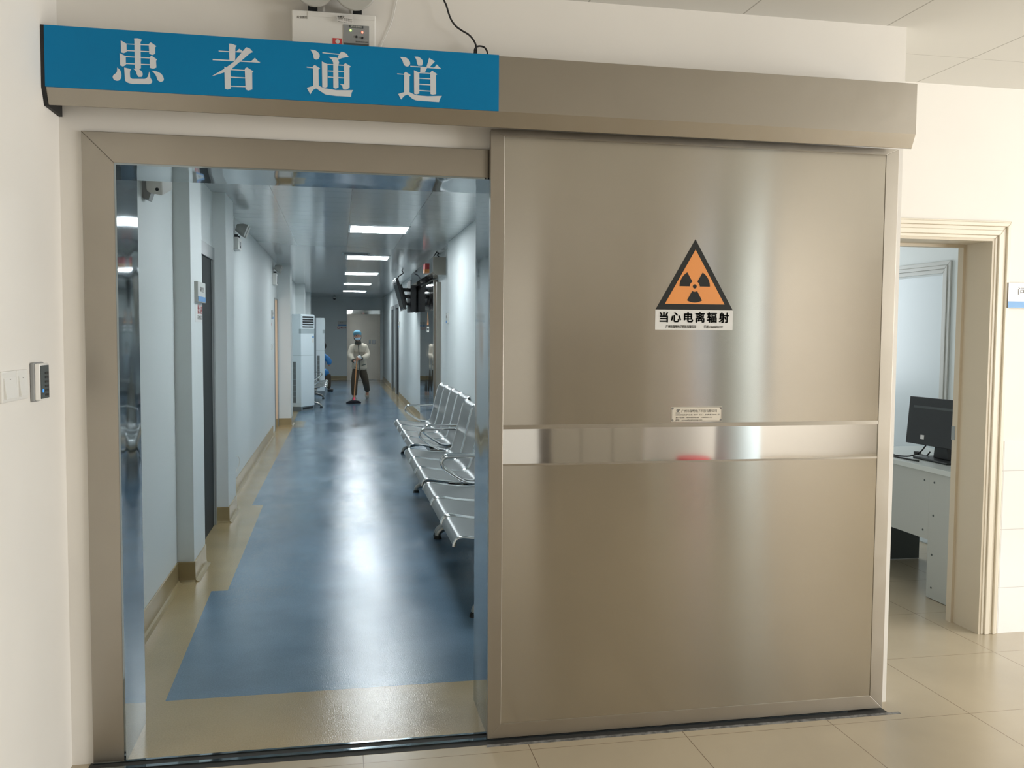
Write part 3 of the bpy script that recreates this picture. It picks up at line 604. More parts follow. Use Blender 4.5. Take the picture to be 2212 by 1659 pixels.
# outlet with cable
ot = thing('wall_outlet', 'grey wall outlet with green light low on the left wall', 'outlet', (CL, 5.3, .33))
MB().box(CL+.0003, 5.22, .335, CL+.012, 5.36, .475).build('outlet_plate', M['greypanel'], ot, bevel=.003)
MB().box(CL+.012, 5.245, .40, CL+.0135, 5.335, .455).build('socket_face', M['dgreypanel'], ot)
MB().box(CL+.0135, 5.275, .375, CL+.0145, 5.305, .42).build('indicator_lamp', mat('green_small_indicator', (.1, .8, .3), .3, emit=(.05, .9, .35), estr=1.2), ot)
b_ = MB(); b_.tube(smooth_path([(CL+.012, 5.33, .36), (CL+.04, 5.36, .34), (CL+.04, 5.40, .28), (CL+.02, 5.38, .22), (CL+.006, 5.30, .19)], 5), .004, 8)
tag(b_.build('short_cable', M['white']), 'short white cable drooping from the grey wall outlet', 'cable')

# emergency lights on the left wall (seen edge-on)
def wall_em(y, z0, z1, w, label, x=CL):
    t = thing('emergency_light', label, 'emergency light', (x, y, z0), 'emergency lights on the left corridor wall')
    MB().box(x+.0005, y-w/2, z0, x+.055, y+w/2, z1).build('housing', M['white'], t, bevel=.004)
    MB().box(x+.055, y-w*.12, z0+.02, x+.0565, y+w*.3, z1-.03).build('control_panel', M['greypanel'], t)
    MB().cyl((x+.0565, y+.01, z0+.03), (x+.060, y+.01, z0+.03), .009, n=12).build('push_button', M['black'], t)
    for s in (-1, 1):
        MB().box(x+.015, y+s*w*.28-.014, z1, x+.045, y+s*w*.28+.014, z1+.028).build('lamp_neck', M['black'], t)
        b_ = MB(); b_.tube([(x+.030, y+s*w*.28, z1+.095), (x+.075, y+s*w*.28, z1+.080), (x+.12, y+s*w*.28, z1+.062)], [.03, .052, .060], 20); b_.build('lamp_head', M['lampglass'], t)
    return t
wall_em(5.50, 2.265, 2.375, .26, 'emergency light on the left wall just past the second pilaster')
wall_em(10.62, 2.20, 2.37, .28, 'twin-head emergency light above the warm-lit doorway')

# boxy camera near the doorway
cm = thing('wall_camera', 'white boxy camera on a bracket high on the left corridor wall', 'camera', (CL, 1.55, 2.2))
b_ = MB(); b_.prism([(CL+.0005, 2.17), (CL+.03, 2.16), (CL+.075, 2.30), (CL+.0005, 2.32)], 'y', 1.50, 1.58); b_.build('bracket', M['greypanel'], cm)
b_ = MB(); b_.box(-.042, -.05, -.042, .042, .06, .042); bd = b_.build('camera_body', M['white'], cm, bevel=.006)
for q in ((CL+.075, 1.52, 2.245),):
    for v_ in bd.data.vertices:
        v_.co = (Matrix.Translation(q) @ Matrix.Rotation(-.35, 4, 'Z') @ Matrix.Rotation(.42, 4, 'X') @ Matrix.Rotation(.2, 4, 'Y')) @ v_.co
b_ = MB(); b_.cyl((0.018, -.0505, -.012), (.018, -.056, -.012), .0085, n=16); ln = b_.build('lens', M['black'], cm)
for v_ in ln.data.vertices: v_.co = (Matrix.Translation((CL+.075, 1.52, 2.245)) @ Matrix.Rotation(-.35, 4, 'Z') @ Matrix.Rotation(.42, 4, 'X') @ Matrix.Rotation(.2, 4, 'Y')) @ v_.co

# ------------------------------------------------------------------ floor-standing air conditioners
def air_conditioner(label, loc, rz):
    t = thing('floor_air_conditioner', label, 'air conditioner', (0, 0, 0), 'floor-standing air conditioners')
    W, DP, H_ = .25, .30, 1.84             # half width (y), depth (x), height; front faces +x
    def bx(n, x0, y0, z0, x1, y1, z1, m_, par=t, **k): return MB().box(x0, y0, z0, x1, y1, z1).build(n, m_, par, **k)
    bx('back_casing', -DP, -W, .0, -DP+.10, W, H_, M['acgrey'], bevel=.006, label='grey rear casing')
    bx('plinth', -DP+.10, -W+.004, 0, -.006, W-.004, .085, M['acgrey'], label='grey plinth')
    bx('plinth_vent', -.007, -W+.06, .030, -.003, W-.05, .070, M['black'])
    bx('body', -DP+.10, -W, .085, 0, W, H_, M['acwhite'], bevel=.008)
    bx('panel_seam', -DP+.101, -W-.0008, 1.055, .0008, W+.0008, 1.061, M['acband'])
    for s in (-1, 1):
        b_ = MB(); b_.box(-DP+.125, s*(W-.001), .16, -DP+.185, s*(W+.002), .94)
        for k in range(6): b_.box(-DP+.125, s*(W+.002), .27+.11*k, -DP+.185, s*(W+.0035), .276+.11*k, 1)
        b_.build('side_grille', [M['acgrille'], M['acband']], t)
    bx('control_band', -.045, -W-.001, 1.475, .003, W+.001, 1.56, M['acband'], label='grey control band')
    fr = bx('outlet_recess', .0, -W+.035, 1.585, .002, W-.03, H_-.035, M['black'], label='dark air outlet')
    b_ = MB(); b_.box(.002, -W+.015, 1.565, .012, W-.01, 1.587); b_.box(.002, -W+.015, H_-.037, .012, W-.01, H_-.018); b_.box(.002, -W+.015, 1.587, .012, -W+.037, H_-.037); b_.box(.002, W-.032, 1.587, .012, W-.01, H_-.037)
    b_.build('outlet_frame', M['acwhite'], t)
    for k in range(4):
        b_ = MB(); z = 1.622+.046*k; b_.prism([(.002, z), (.022, z-.008), (.022, z-.002), (.002, z+.008)], 'y', -W+.037, W-.032); b_.build('louvre', M['acwhite'], t)
    lb = bx('energy_label', .0, W-.085, 1.30, .0015, W-.02, 1.42, M['paper'])
    bx('label_stripe', .0015, W-.085, 1.395, .002, W-.02, 1.42, M['blueink'], lb)
    t.location = loc; t.rotation_euler = (0, 0, rz)
    return t
air_conditioner('nearer tall white air conditioner standing by the left wall', (-.578, 14.33, 0), math.atan2(-.463, .886))
air_conditioner('farther white air conditioner, mostly hidden behind the nearer one', (-.345, 18.95, 0), .06)

# ------------------------------------------------------------------ waiting benches
CHAIR_PROF = [(.000, .372), (.004, .392), (.014, .408), (.032, .418), (.055, .420), (.10, .415), (.18, .402), (.27, .392), (.36, .388), (.42, .392), (.455, .405), (.478, .430), (.492, .47), (.51, .53), (.535, .63), (.56, .73), (.578, .80), (.592, .843), (.612, .868), (.640, .880)]
CHAIR_PROF = [(x*.93, z) for x, z in CHAIR_PROF]
def bench(label, n, pitch, arm_style=True):
    """seats along +y from 0, seat front at x=0, back towards +x"""
    L = n*pitch
    t = thing('waiting_bench', label, 'bench', (0, 0, 0), 'chrome steel waiting benches')
    for k in range(n):
        y0 = k*pitch+.012; y1 = (k+1)*pitch-.012
        s = MB().strip(CHAIR_PROF, y0+.006, y1-.006, .003).build('seat_shell', M['seat'], t)
        for yy in (y0+.006, y1-.006):
            MB().tube([(x, yy, z) for x, z in CHAIR_PROF], .0095, 10).build('seat_rim', M['chrome'], s)
    MB().box(.20, -.04, .325, .26, L+.04, .375).box(.38, -.04, .335, .41, L+.04, .365).build('beam', M['castalu'], t, bevel=.004)
    for yy, s in ((-.022, 1), (L+.022, -1)):
        b_ = MB(); b_.tube(smooth_path([(.33, yy, .112), (.27, yy, .110), (.20, yy, .092), (.15, yy, .072), (.118, yy, .048), (.110, yy, .022)], 5), [.022]*25+[.018], 12)
        b_.tube(smooth_path([(.28, yy, .110), (.36, yy, .112), (.45, yy, .092), (.53, yy, .060), (.555, yy, .022)], 5), [.022]*20+[.018], 12); b_.tube([(.30, yy, .10), (.30, yy, .345)], [.026, .022], 14)
        lg = b_.build('leg', M['castalu'], t)
        for x in (.110, .555): MB().cyl((x, yy, 0), (x, yy, .020), .030, .024, 16).build('foot_pad', M['black_rub'], lg)
    if arm_style:
        for yy in (-.012, L+.012):
            p = [(.47, yy, .42), (.49, yy, .46), (.505, yy, .55), (.50, yy, .585), (.48, yy, .60), (.45, yy, .603), (.30, yy, .603), (.20, yy, .603), (.165, yy, .598), (.142, yy, .575), (.140, yy, .545), (.155, yy, .52), (.20, yy, .485), (.28, yy, .432), (.33, yy, .412), (.40, yy, .408)]
            MB().tube(smooth_path([Vector(q) for q in p]+[Vector(p[0])], 4)[:-1], .0125, 10, closed=True).build('armrest', M['chrome'], t)
    return t
bq = bench('four-seat chrome bench, farthest of the three along the right wall', 4, .61); bq.location = (.675, 5.48, 0)
for lb_, y0, x0 in (('three-seat chrome bench between the other two along the right wall', 3.345, .605), ('nearest chrome bench along the right wall, partly cut off by the door jamb', 1.41, .598)):
    t = bench(lb_, 3, .598); t.location = (x0, y0, 0)
t = bench('chrome bench on the left, half hidden behind the nearer air conditioner', 4, .60); t.rotation_euler = (0, 0, PI); t.location = (-.235, 17.45, 0)

# ------------------------------------------------------------------ right side of the corridor
sd = thing('sliding_door', 'steel sliding door leaf with orange warning sign on the right corridor wall', 'door', (1.31, 10.5, 0)); 
MB().box(1.325, 9.45, .012, 1.362, 11.63, 2.25).build('door_leaf', M['mirror'], sd)
MB().box(1.318, 9.40, .012, 1.366, 9.47, 2.25).build('edge_strip', M['frame'], sd)
fr2 = struct('trim_8', MB().box(1.318, 9.0, 0, 1.374, 9.08, 2.2).box(1.345, 9.08, 0, 1.374, 9.40, 2.2), M['frame'])
h2 = thing('door_header', 'steel rail cover box of the sliding door on the right corridor wall', 'door header', (1.3, 10.2, 2.27))
b_ = MB(); b_.prism([(1.374, 2.262), (1.25, 2.262), (1.205, 2.300), (1.205, 2.492), (1.374, 2.492)], 'y', 8.45, 11.95); 
b_.v = [(x, y, z) for x, y, z in b_.v]
b_.build('rail_cover', M['mirror'], h2, bevel=.002)
MB().prism([(1.374, 2.262), (1.25, 2.262), (1.205, 2.300), (1.205, 2.492), (1.374, 2.492)], 'y', 8.440, 8.4499).build('header_end', M['header'], h2)
b_ = MB(); b_.tube(smooth_path([(1.30, 8.5, 2.493), (1.27, 8.5, 2.52), (1.29, 8.5, 2.545), (1.26, 8.5, 2.55), (1.24, 8.5, 2.53)], 5), .006, 8); b_.tube(smooth_path([(1.22, 8.5, 2.494), (1.24, 8.5, 2.53), (1.27, 8.5, 2.575)], 5), .005, 8)
tag(b_.build('tangled_wire', M['black_rub']), 'tangled black wires above the rail cover on the right corridor wall', 'wire')
wl_ = thing('warning_lamp', 'small red warning lamp box on the corridor rail cover', 'warning lamp', (1.19, 9.3, 2.35))
MB().box(1.175, 9.20, 2.385, 1.2045, 9.45, 2.462).build('lamp_box', M['redink'], wl_); MB().box(1.172, 9.22, 2.335, 1.2045, 9.43, 2.385).build('lamp_text_panel', M['orange'], wl_)
s2 = thing('radiation_warning_sign', 'small orange triangular radiation sign on the corridor sliding door', 'sign', (1.324, 10.3, 1.5))
MB().prism([(10.15, 1.60), (10.47, 1.60), (10.31, 1.87)], 'x', 1.3235, 1.3248).build('triangle_border', M['ink'], s2)
MB().prism([(10.19, 1.622), (10.43, 1.622), (10.31, 1.825)], 'x', 1.3228, 1.3235).build('triangle_field', M['orange'], s2)
MB().cyl((1.3222, 10.31, 1.69), (1.3228, 10.31, 1.69), .045, n=18).build('trefoil', M['ink'], s2)
MB().box(1.3235, 10.15, 1.515, 1.3248, 10.47, 1.598).build('caption_strip', M['paper'], s2)
text('caption_lettering', '当心电离辐射', .045, Vector((1.3228, 10.31, 1.557)), Matrix.Rotation(-PI/2, 3, 'Z') @ RF, M['ink'], s2, width=.27)
wall_plate(CR1, -1, 7.30, 7.42, 1.62, 1.74, 'small grey room sign at the end of the near right corridor wall')
# television
tv = thing('television', 'black flat television tilted down from the right corridor wall', 'television', (1.36, 12.5, 2.1))
def R_(o, q, ang):
    for v_ in o.data.vertices: v_.co = (Matrix.Translation(q) @ Matrix.Rotation(ang, 4, 'Y')) @ v_.co
q = (1.045, 12.45, 2.16); a_ = -.27
o = MB().box(-.030, -.45, -.27, .015, .45, .27).build('housing', M['black'], tv, bevel=.006); R_(o, q, a_)
o = MB().box(-.0315, -.435, -.25, -.030, .435, .255).build('screen', mat('dark_glass', (.01, .012, .014), .08), tv); R_(o, q, a_)
o = MB().box(-.034, -.452, -.275, -.018, .452, -.262).box(-.034, -.452, .262, -.018, .452, .275).build('silver_edge', M['chrome'], tv); R_(o, q, a_)
o = MB().box(.015, -.30, -.20, .06, .30, .16).build('rear_bulge', M['black'], tv, bevel=.01); R_(o, q, a_)
MB().box(1.335, 12.1, 1.86, 1.374, 12.8, 2.40).box(1.10, 12.40, 2.10, 1.34, 12.44, 2.16).box(1.10, 12.50, 2.22, 1.34, 12.54, 2.28).box(1.10, 12.40, 1.98, 1.34, 12.54, 2.02).build('wall_bracket', M['black'], tv)
b_ = MB(); b_.prism([(12.05, 1.86), (12.85, 1.86), (12.85, 2.40), (12.05, 2.40)], 'x', 1.20, 1.30); b_.build('mount_box', M['black'], tv, bevel=.01, label='black mounting box behind the screen')
b_ = MB(); b_.tube(smooth_path([(.99, 12.45, 2.40), (1.03, 12.45, 2.48), (1.10, 12.45, 2.53), (1.08, 12.45, 2.58)], 5), .008, 8); b_.build('tv_cable', M['black_rub'], tv)
# doorways on the right, closed with dark sheets for the unlit openings
for n_, (y0, y1) in ((4, (17.75, 18.95)), (5, (19.65, 20.55))):
    struct('trim_%d' % (n_+5), side_casing(CR2, -1, y0, y1, 2.09, .09), M['greycasing'])
    o = MB().box(CR2+.02, y0, 0, CR2+.06, y1, 2.09).build('door_%d' % n_, M['dark']); o['kind'] = 'structure'  # dark sheet drawn in place of an unlit opening
wall_plate(CR2, -1, 17.35, 17.6, 1.62, 1.75, 'small room sign on the right corridor wall before the dark doorways')
# far end door
ed = thing('door_6', 'steel door at the far end of the corridor', 'door', (.78, FAR, 0)); ed['kind'] = 'structure'
EX0, EX1, ET = .345, 1.20, 2.05
b_ = MB(); casing(b_, EX0, EX1, ET, .09, FAR-.02, FAR-.0005); b_.build('door_frame', M['header'], ed)
MB().box(EX0, FAR-.012, .01, EX1, FAR-.0005, ET).build('door_leaf', M['frame'], ed)
MB().box(EX0-.09, FAR-.06, ET+.02, EX1+.09, FAR-.0205, ET+.14).build('door_header', M['mirror'], ed)
for x0, x1 in ((.935, .995), (1.03, 1.14)):
    tag(MB().box(x0, FAR-.0145, 1.13, x1, FAR-.0125, 1.27).build('paper_notice', M['bkwhite']), 'white paper stuck on the far corridor door, %s' % ('left one' if x0 < 1 else 'right one'), 'notice', 'papers on the far corridor door')
fs = thing('room_sign', 'grey and blue sign on the end wall left of the far door', 'sign', (.11, FAR, 1.7))
MB().box(-.02, FAR-.02, 1.715, .245, FAR-.0005, 1.85).build('sign_plate', M['greytrim'], fs); MB().box(-.02, FAR-.022, 1.70, .245, FAR-.0201, 1.74).build('blue_stripe', M['blueink'], fs)
text('sign_lettering', '机房三', .05, Vector((.115, FAR-.021, 1.80)), RF, M['greyink'], fs, width=.13)
fn = thing('wall_notice', 'white notice with red lettering under the end wall sign', 'notice', (.11, FAR, 1.58))
MB().box(-.03, FAR-.004, 1.59, .245, FAR-.0005, 1.69).build('notice_sheet', M['paper'], fn)
text('notice_lettering', '禁止入内', .055, Vector((.15, FAR-.005, 1.64)), RF, M['redink'], fn, bold=.001, width=.17)
b_ = MB(); b_.tube([(.002+.035*math.cos(a*PI/10), FAR-.005, 1.64+.035*math.sin(a*PI/10)) for a in range(20)], .006, 6, closed=True); b_.build('prohibition_ring', M['redink'], fn)
cd_ = thing('dome_camera', 'tiny dark dome camera at the end wall under the ceiling', 'camera', (-.12, FAR-.06, CC))
MB().cyl((-.12, FAR-.08, CC-.0005), (-.12, FAR-.08, CC-.03), .055, n=20).build('dome_base', M['white'], cd_); MB().ball((-.12, FAR-.08, CC-.035), .045, .045, .04, 16, 10).build('dome', M['black'], cd_)

# ------------------------------------------------------------------ office doorway and what stands inside
b_ = MB()
for k, (w0, w1, t) in enumerate(((.0, .016, .010), (.016, .040, .019), (.040, .060, .012), (.060, .078, .022), (.078, .086, .016))):
    xi, xo = 3.197+w0, 3.197+w1
    b_.prism([(xi, 0), (xo, 0), (xo, 1.995+w1), (xi, 1.995+w0)], 'y', .686-t, .6859)
    b_.prism([(2.05, 1.995+w0), (xi, 1.995+w0), (xo, 1.995+w1), (2.05, 1.995+w1)], 'y', .686-t, .6859)
struct('trim_11', b_, M['cream'], bevel=.003)
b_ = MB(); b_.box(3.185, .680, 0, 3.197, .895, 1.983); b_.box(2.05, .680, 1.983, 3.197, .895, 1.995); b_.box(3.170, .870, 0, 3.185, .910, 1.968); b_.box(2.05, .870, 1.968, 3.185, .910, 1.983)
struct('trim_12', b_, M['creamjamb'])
struct('trim_13', MB().box(3.168, .885, .967, 3.1699, .913, 1.039), M['castalu'])
# office shell
b_ = MB(); b_.box(4.2, .9, 0, 4.4, 6.0, CH); struct('wall_office_right', b_, M['wall_low'])
struct('wall_office_far', MB().box(1.7, 5.8, 0, 4.4, 6.0, CH), M['wall_low'])
struct('wall_office_left', MB().box(1.6, .9, 0, 1.7, 6.0, CH), M['wall_low'])
struct('ceiling_office', MB().box(1.6, .9, CH, 4.4, 6.0, CH+.1), M['wall'])
b_ = MB()
for w0, w1, t in ((.0, .03, .012), (.03, .055, .020), (.055, .085, .014)):
    yi, yo = 2.41-w0, 2.41-w1
    b_.prism([(yi, 0), (yi, 1.955+w0), (yo, 1.955+w1), (yo, 0)], 'x', 4.2-t, 4.1999); b_.prism([(yi, 1.955+w0), (3.35, 1.955+w0), (3.35, 1.955+w1), (yo, 1.955+w1)], 'x', 4.2-t, 4.1999)
struct('trim_14', b_, M['greytrim'], bevel=.003)
o = MB().box(4.192, 2.41, .01, 4.1998, 3.35, 1.94).build('door_7', M['doorblue']); o['kind'] = 'structure'
# desk
dk = thing('desk', 'grey board office desk seen through the right-hand doorway', 'desk', (3.34, 1.6, 0))
MB().box(3.325, .98, .730, 3.90, 2.20, .760).build('desk_top', M['desktop'], dk, bevel=.002, label='pale desk top')
MB().box(3.34, 1.312, .336, 3.358, 2.15, .730).build('modesty_panel', M['desk'], dk)
MB().box(3.340, 1.00, .004, 3.358, 1.3115, .730).build('side_panel', M['desk'], dk)
MB().box(3.36, 2.125, .004, 3.87, 2.145, .730).build('end_panel', M['dgreypanel'], dk, label='dark end panel under the desk')  # far end panel, a darker grey than the near one
MB().box(3.36, 1.00, .10, 3.87, 1.02, .730).build('end_panel', M['desk'], dk)
for y_, z_ in ((1.269, .484), (1.358, .385), (1.27, .257), (1.267, .066), (1.356, .676), (1.268, .675)):
    MB().cyl((3.3395, y_, z_), (3.338, y_, z_), .006, n=12).build('screw_cap', M['dgreypanel'], dk)
mo = thing('computer_monitor', 'black computer monitor on the office desk seen from behind', 'monitor', (3.56, 1.50, .76))
def mon(o):
    for v_ in o.data.vertices: v_.co = (Matrix.Translation((3.54, 1.50, 0)) @ Matrix.Rotation(.10, 4, 'Z') @ Matrix.Translation((0, 0, .99)) @ Matrix.Rotation(.08, 4, 'Y')) @ v_.co
    return o
mon(MB().box(-.018, -.26, -.145, .014, .26, .145).build('housing', M['black'], mo, bevel=.004))
mon(MB().box(.014, -.25, -.130, .0155, .25, .135).build('screen', mat('monitor_glass', (.01, .01, .012), .1), mo))
b_ = MB(); b_.box(-.0205, -.20, .078, -.018, .215, .082); b_.box(-.0195, -.20, .082, -.018, .215, .092); mon(b_.build('vent_slot', M['dgreypanel'], mo))
mon(MB().box(-.020, .105, -.110, -.018, .135, -.085).build('sticker', M['paper'], mo, label='small white sticker'))
MB().prism([(1.43, .775), (1.57, .775), (1.55, .885), (1.45, .885)], 'x', 3.545, 3.575).build('stand_neck', M['black'], mo, bevel=.004)
MB().box(3.47, 1.34, .761, 3.66, 1.66, .774).build('stand_base', M['black'], mo, bevel=.005)
b_ = MB(); b_.tube(smooth_path([(3.52, 1.60, .85), (3.50, 1.63, .80), (3.45, 1.66, .772), (3.42, 1.74, .765), (3.43, 1.80, .765), (3.40, 1.79, .765), (3.38, 1.70, .765), (3.385, 1.60, .765), (3.40, 1.50, .765)], 5), .0045, 8)
b_.tube(smooth_path([(3.56, 1.62, .80), (3.58, 1.68, .770), (3.60, 1.76, .766), (3.61, 1.80, .768)], 5), .0045, 8); b_.box(3.597, 1.79, .761, 3.623, 1.83, .777)
tag(b_.build('monitor_cable', M['black_rub']), 'black monitor cables coiled on the office desk', 'cable')
b_ = MB(); b_.tube(smooth_path([(3.55, 1.44, .72), (3.55, 1.50, .45), (3.60, 1.44, .22), (3.66, 1.38, .30), (3.68, 1.32, .5)], 6), .005, 8); tag(b_.build('desk_cable', M['black_rub']), 'dark cable looping down under the office desk', 'cable')
# sign at the right edge of the picture
rs = thing('room_sign', 'white and blue acrylic room sign on the wall right of the office doorway', 'sign', (3.38, .68, 1.65))
MB().box(3.268, .660, 1.654, 3.56, .6775, 1.778).build('sign_plate', M['column'], rs, bevel=.001); MB().box(3.268, .6588, 1.655, 3.56, .6599, 1.686).build('blue_stripe', M['blueink'], rs)
MB().box(3.2665, .659, 1.653, 3.268, .6775, 1.779).build('plate_edge', M['greyink'], rs)
text('sign_lettering', '问诊室', .040, Vector((3.405, .6596, 1.735)), RF, M['greyink'], rs, width=.165)

# ------------------------------------------------------------------ front hall behind the photographer (mirrored in the steel)
c_ = thing('wall_cupboard', 'tall white cupboard at the back of the front hall', 'cupboard', (1.0, -6.8, 0))
MB().box(-.20, -7.19, 0, 2.17, -6.6, 2.5).build('cabinet_body', M['bkwhite'], c_)
for k in range(3): MB().box(-.19+.79*k, -6.6, .06, .58+.79*k, -6.585, 2.44).build('cabinet_door', M['bkwhite'], c_)
p_ = thing('partition_panel', 'beige folding partition beside the white cupboard', 'partition', (2.9, -6.5, 0))
for k in range(3): MB().box(2.30+.38*k, -6.62, 0, 2.67+.38*k, -6.58, 2.1).build('panel_leaf', M['bkbeige'], p_)
tag(MB().cyl((4.45, -6.4, 0), (4.45, -6.4, CH-.001), .27, n=40).build('round_column', M['hallcolumn']), 'round white column in the front hall', 'column')
rb_ = MB().tube([(3.85, -6.3, .002), (3.85, -6.3, .06), (3.85, -6.3, .12), (3.85, -6.3, .15)], [.13, .16, .19, .20], 28).build('wash_basin', M['redbasin']); tag(rb_, 'red plastic basin on the hall floor mirrored in the steel door', 'basin')
tag(MB().ball((3.45, -6.3, .055), .07, .06, .05).build('floor_cloth', M['cyan']), 'cyan cloth on the hall floor beside the red basin', 'cloth')
# ------------------------------------------------------------------ people
def skin_mesh(name, joints, edges, mt, parent=None, root=0, sub=2):
    """joints: list of (x, y, z, r) or (x, y, z, rx, ry)"""
    me = bpy.data.meshes.new(name); me.from_pydata([j[:3] for j in joints], edges, []); me.materials.append(mt)
    o = bpy.data.objects.new(name, me); C.objects.link(o)
    if parent is not None: o.parent = parent; o.matrix_parent_inverse = PINV.get(parent.name, Matrix.Identity(4)); PINV[o.name] = Matrix.Identity(4)
    sk = o.modifiers.new('skin', 'SKIN'); sk.use_smooth_shade = True
    for i, j in enumerate(joints):
        r = (j[3], j[3]) if len(j) == 4 else (j[3], j[4])
        me.skin_vertices[0].data[i].radius = r; me.skin_vertices[0].data[i].use_root = (i == root)
    sb = o.modifiers.new('sub', 'SUBSURF'); sb.levels = sub; sb.render_levels = sub
    return o
w_ = thing('person', 'person in blue cap, face mask and cream jacket mopping the corridor floor', 'person', (.45, 16.9, 0))
# body (left of picture = her right side).  hips, spine, neck, head, arms, legs
bj = [(.450, 17.02, .80, .070), (.448, 17.00, .95, .080), (.440, 16.95, 1.08, .080), (.430, 16.90, 1.18, .055), (.420, 16.86, 1.29, .045), (.412, 16.84, 1.36, .055), (.410, 16.84, 1.44, .078), (.410, 16.85, 1.50, .062),
      (.310, 16.90, 1.15, .042), (.250, 16.84, 1.00, .036), (.335, 16.60, .87, .030), (.365, 16.57, .85, .028),
      (.555, 16.92, 1.15, .042), (.632, 16.87, 1.00, .036), (.470, 16.62, .935, .030), (.420, 16.57, .91, .028),
      (.385, 17.00, .72, .050), (.336, 16.86, .42, .042), (.335, 16.80, .10, .036), (.330, 16.66, .045, .030),
      (.520, 17.04, .72, .050), (.592, 17.09, .42, .042), (.640, 17.46, .16, .036), (.636, 17.34, .06, .028)]
be = [(0, 1), (1, 2), (2, 3), (3, 4), (4, 5), (5, 6), (6, 7), (3, 8), (8, 9), (9, 10), (10, 11), (3, 12), (12, 13), (13, 14), (14, 15), (0, 16), (16, 17), (17, 18), (18, 19), (0, 20), (20, 21), (21, 22), (22, 23)]
body = skin_mesh('body', bj, be, M['skin'], w_)
# jacket over torso and arms
jj = [(.450, 17.00, .64, .200, .15), (.450, 17.00, .78, .188, .14), (.446, 16.98, .95, .180, .135), (.438, 16.94, 1.10, .180, .130), (.430, 16.90, 1.19, .150, .115), (.424, 16.87, 1.262, .088, .085),
      (.290, 16.90, 1.175, .082, .082), (.248, 16.84, 1.00, .074, .074), (.290, 16.70, .915, .056, .056), (.318, 16.64, .885, .050, .050),
      (.570, 16.92, 1.175, .082, .082), (.635, 16.87, 1.00, .074, .074), (.555, 16.72, .945, .062, .062), (.490, 16.64, .935, .052, .052)]
je = [(0, 1), (1, 2), (2, 3), (3, 4), (4, 5), (4, 6), (6, 7), (7, 8), (8, 9), (4, 10), (10, 11), (11, 12), (12, 13)]
jk = skin_mesh('jacket', jj, je, M['jacket'], w_, 2); jk['label'] = 'cream work jacket'
MB().tube(smooth_path([(.424, 16.775, 1.235), (.436, 16.785, 1.10), (.446, 16.815, .95), (.450, 16.825, .78), (.450, 16.82, .60)], 4), .008, 8).build('jacket_placket', M['trim'], jk)
MB().tube(smooth_path([(.50, 16.828, .775), (.54, 16.84, .785), (.59, 16.865, .80)], 3), .009, 8).build('pocket_edge', M['trim'], jk)
MB().tube([(.316, 16.645, .884), (.330, 16.62, .875)], .046, 14).build('cuff', M['trim'], jk); MB().tube([(.492, 16.645, .936), (.470, 16.62, .930)], .046, 14).build('cuff', M['trim'], jk)
MB().tube([(.424, 16.865, 1.25), (.420, 16.855, 1.315)], [.080, .062], 18).build('collar', M['trim'], jk)
MB().tube([(.48, 16.63, .965), (.385, 16.62, .925)], [.052, .046], 16).build('sleeve', M['bwhite'], jk, label='white sleeve guard')
# trousers
tj = [(.450, 17.02, .80, .130, .10), (.385, 17.00, .66, .098, .098), (.338, 16.86, .42, .082, .080), (.336, 16.81, .16, .068, .066), (.336, 16.81, .10, .064, .064),
      (.520, 17.04, .66, .098, .098), (.590, 17.09, .42, .085, .082), (.632, 17.36, .22, .070, .068), (.638, 17.42, .17, .066, .066)]
te = [(0, 1), (1, 2), (2, 3), (3, 4), (0, 5), (5, 6), (6, 7), (7, 8)]
tr = skin_mesh('trousers', tj, te, M['trouser'], w_)
for p0, p1, p2 in (((.336, 16.86, .042), (.332, 16.76, .040), (.328, 16.63, .030)), ((.640, 17.50, .135), (.636, 17.43, .075), (.634, 17.34, .030))):
    b_ = MB(); b_.tube(smooth_path([p0, p1, p2], 4), [.040, .046, .050, .050, .050, .048, .045, .040, .025], 14); b_.build('shoe', M['shoe'], w_)
# head: cap, hair, mask, ears, eyes, nose
hc = (.410, 16.835, 1.425)
MB().ball((hc[0], hc[1]+.012, hc[2]-.02), .088, .085, .105, 24, 14).build('hair', M['hair'], w_)
MB().ball((hc[0], hc[1]-.018, hc[2]-.015), .074, .083, .098, 24, 14).build('face', M['skin'], w_)
MB().ball((hc[0]-.004, hc[1]+.006, hc[2]+.050), .092, .104, .078, 24, 14).build('surgical_cap', M['cap'], w_, label='blue surgical cap')
b_ = MB(); b_.ball((hc[0]+.004, hc[1]-.055, hc[2]-.060), .064, .056, .040, 20, 12); mk = b_.build('face_mask', M['mask'], w_, label='pale blue face mask')
for s in (-1, 1):
    MB().ball((hc[0]+s*.028, hc[1]-.099, hc[2]+.008), .012, .006, .006, 12, 8).build('eye', M['ink'], w_)
    MB().ball((hc[0]+s*.077, hc[1]-.002, hc[2]-.018), .010, .018, .028, 12, 8).build('ear', M['skin'], w_)
    MB().tube(smooth_path([(hc[0]+s*.056, hc[1]-.075, hc[2]-.045), (hc[0]+s*.074, hc[1]-.04, hc[2]-.03), (hc[0]+s*.078, hc[1]+.0, hc[2]-.015)], 3), .003, 6).build('mask_strap', M['mask'], mk)
MB().ball((hc[0], hc[1]-.103, hc[2]-.012), .011, .014, .018, 12, 8).build('nose', M['skin'], w_)
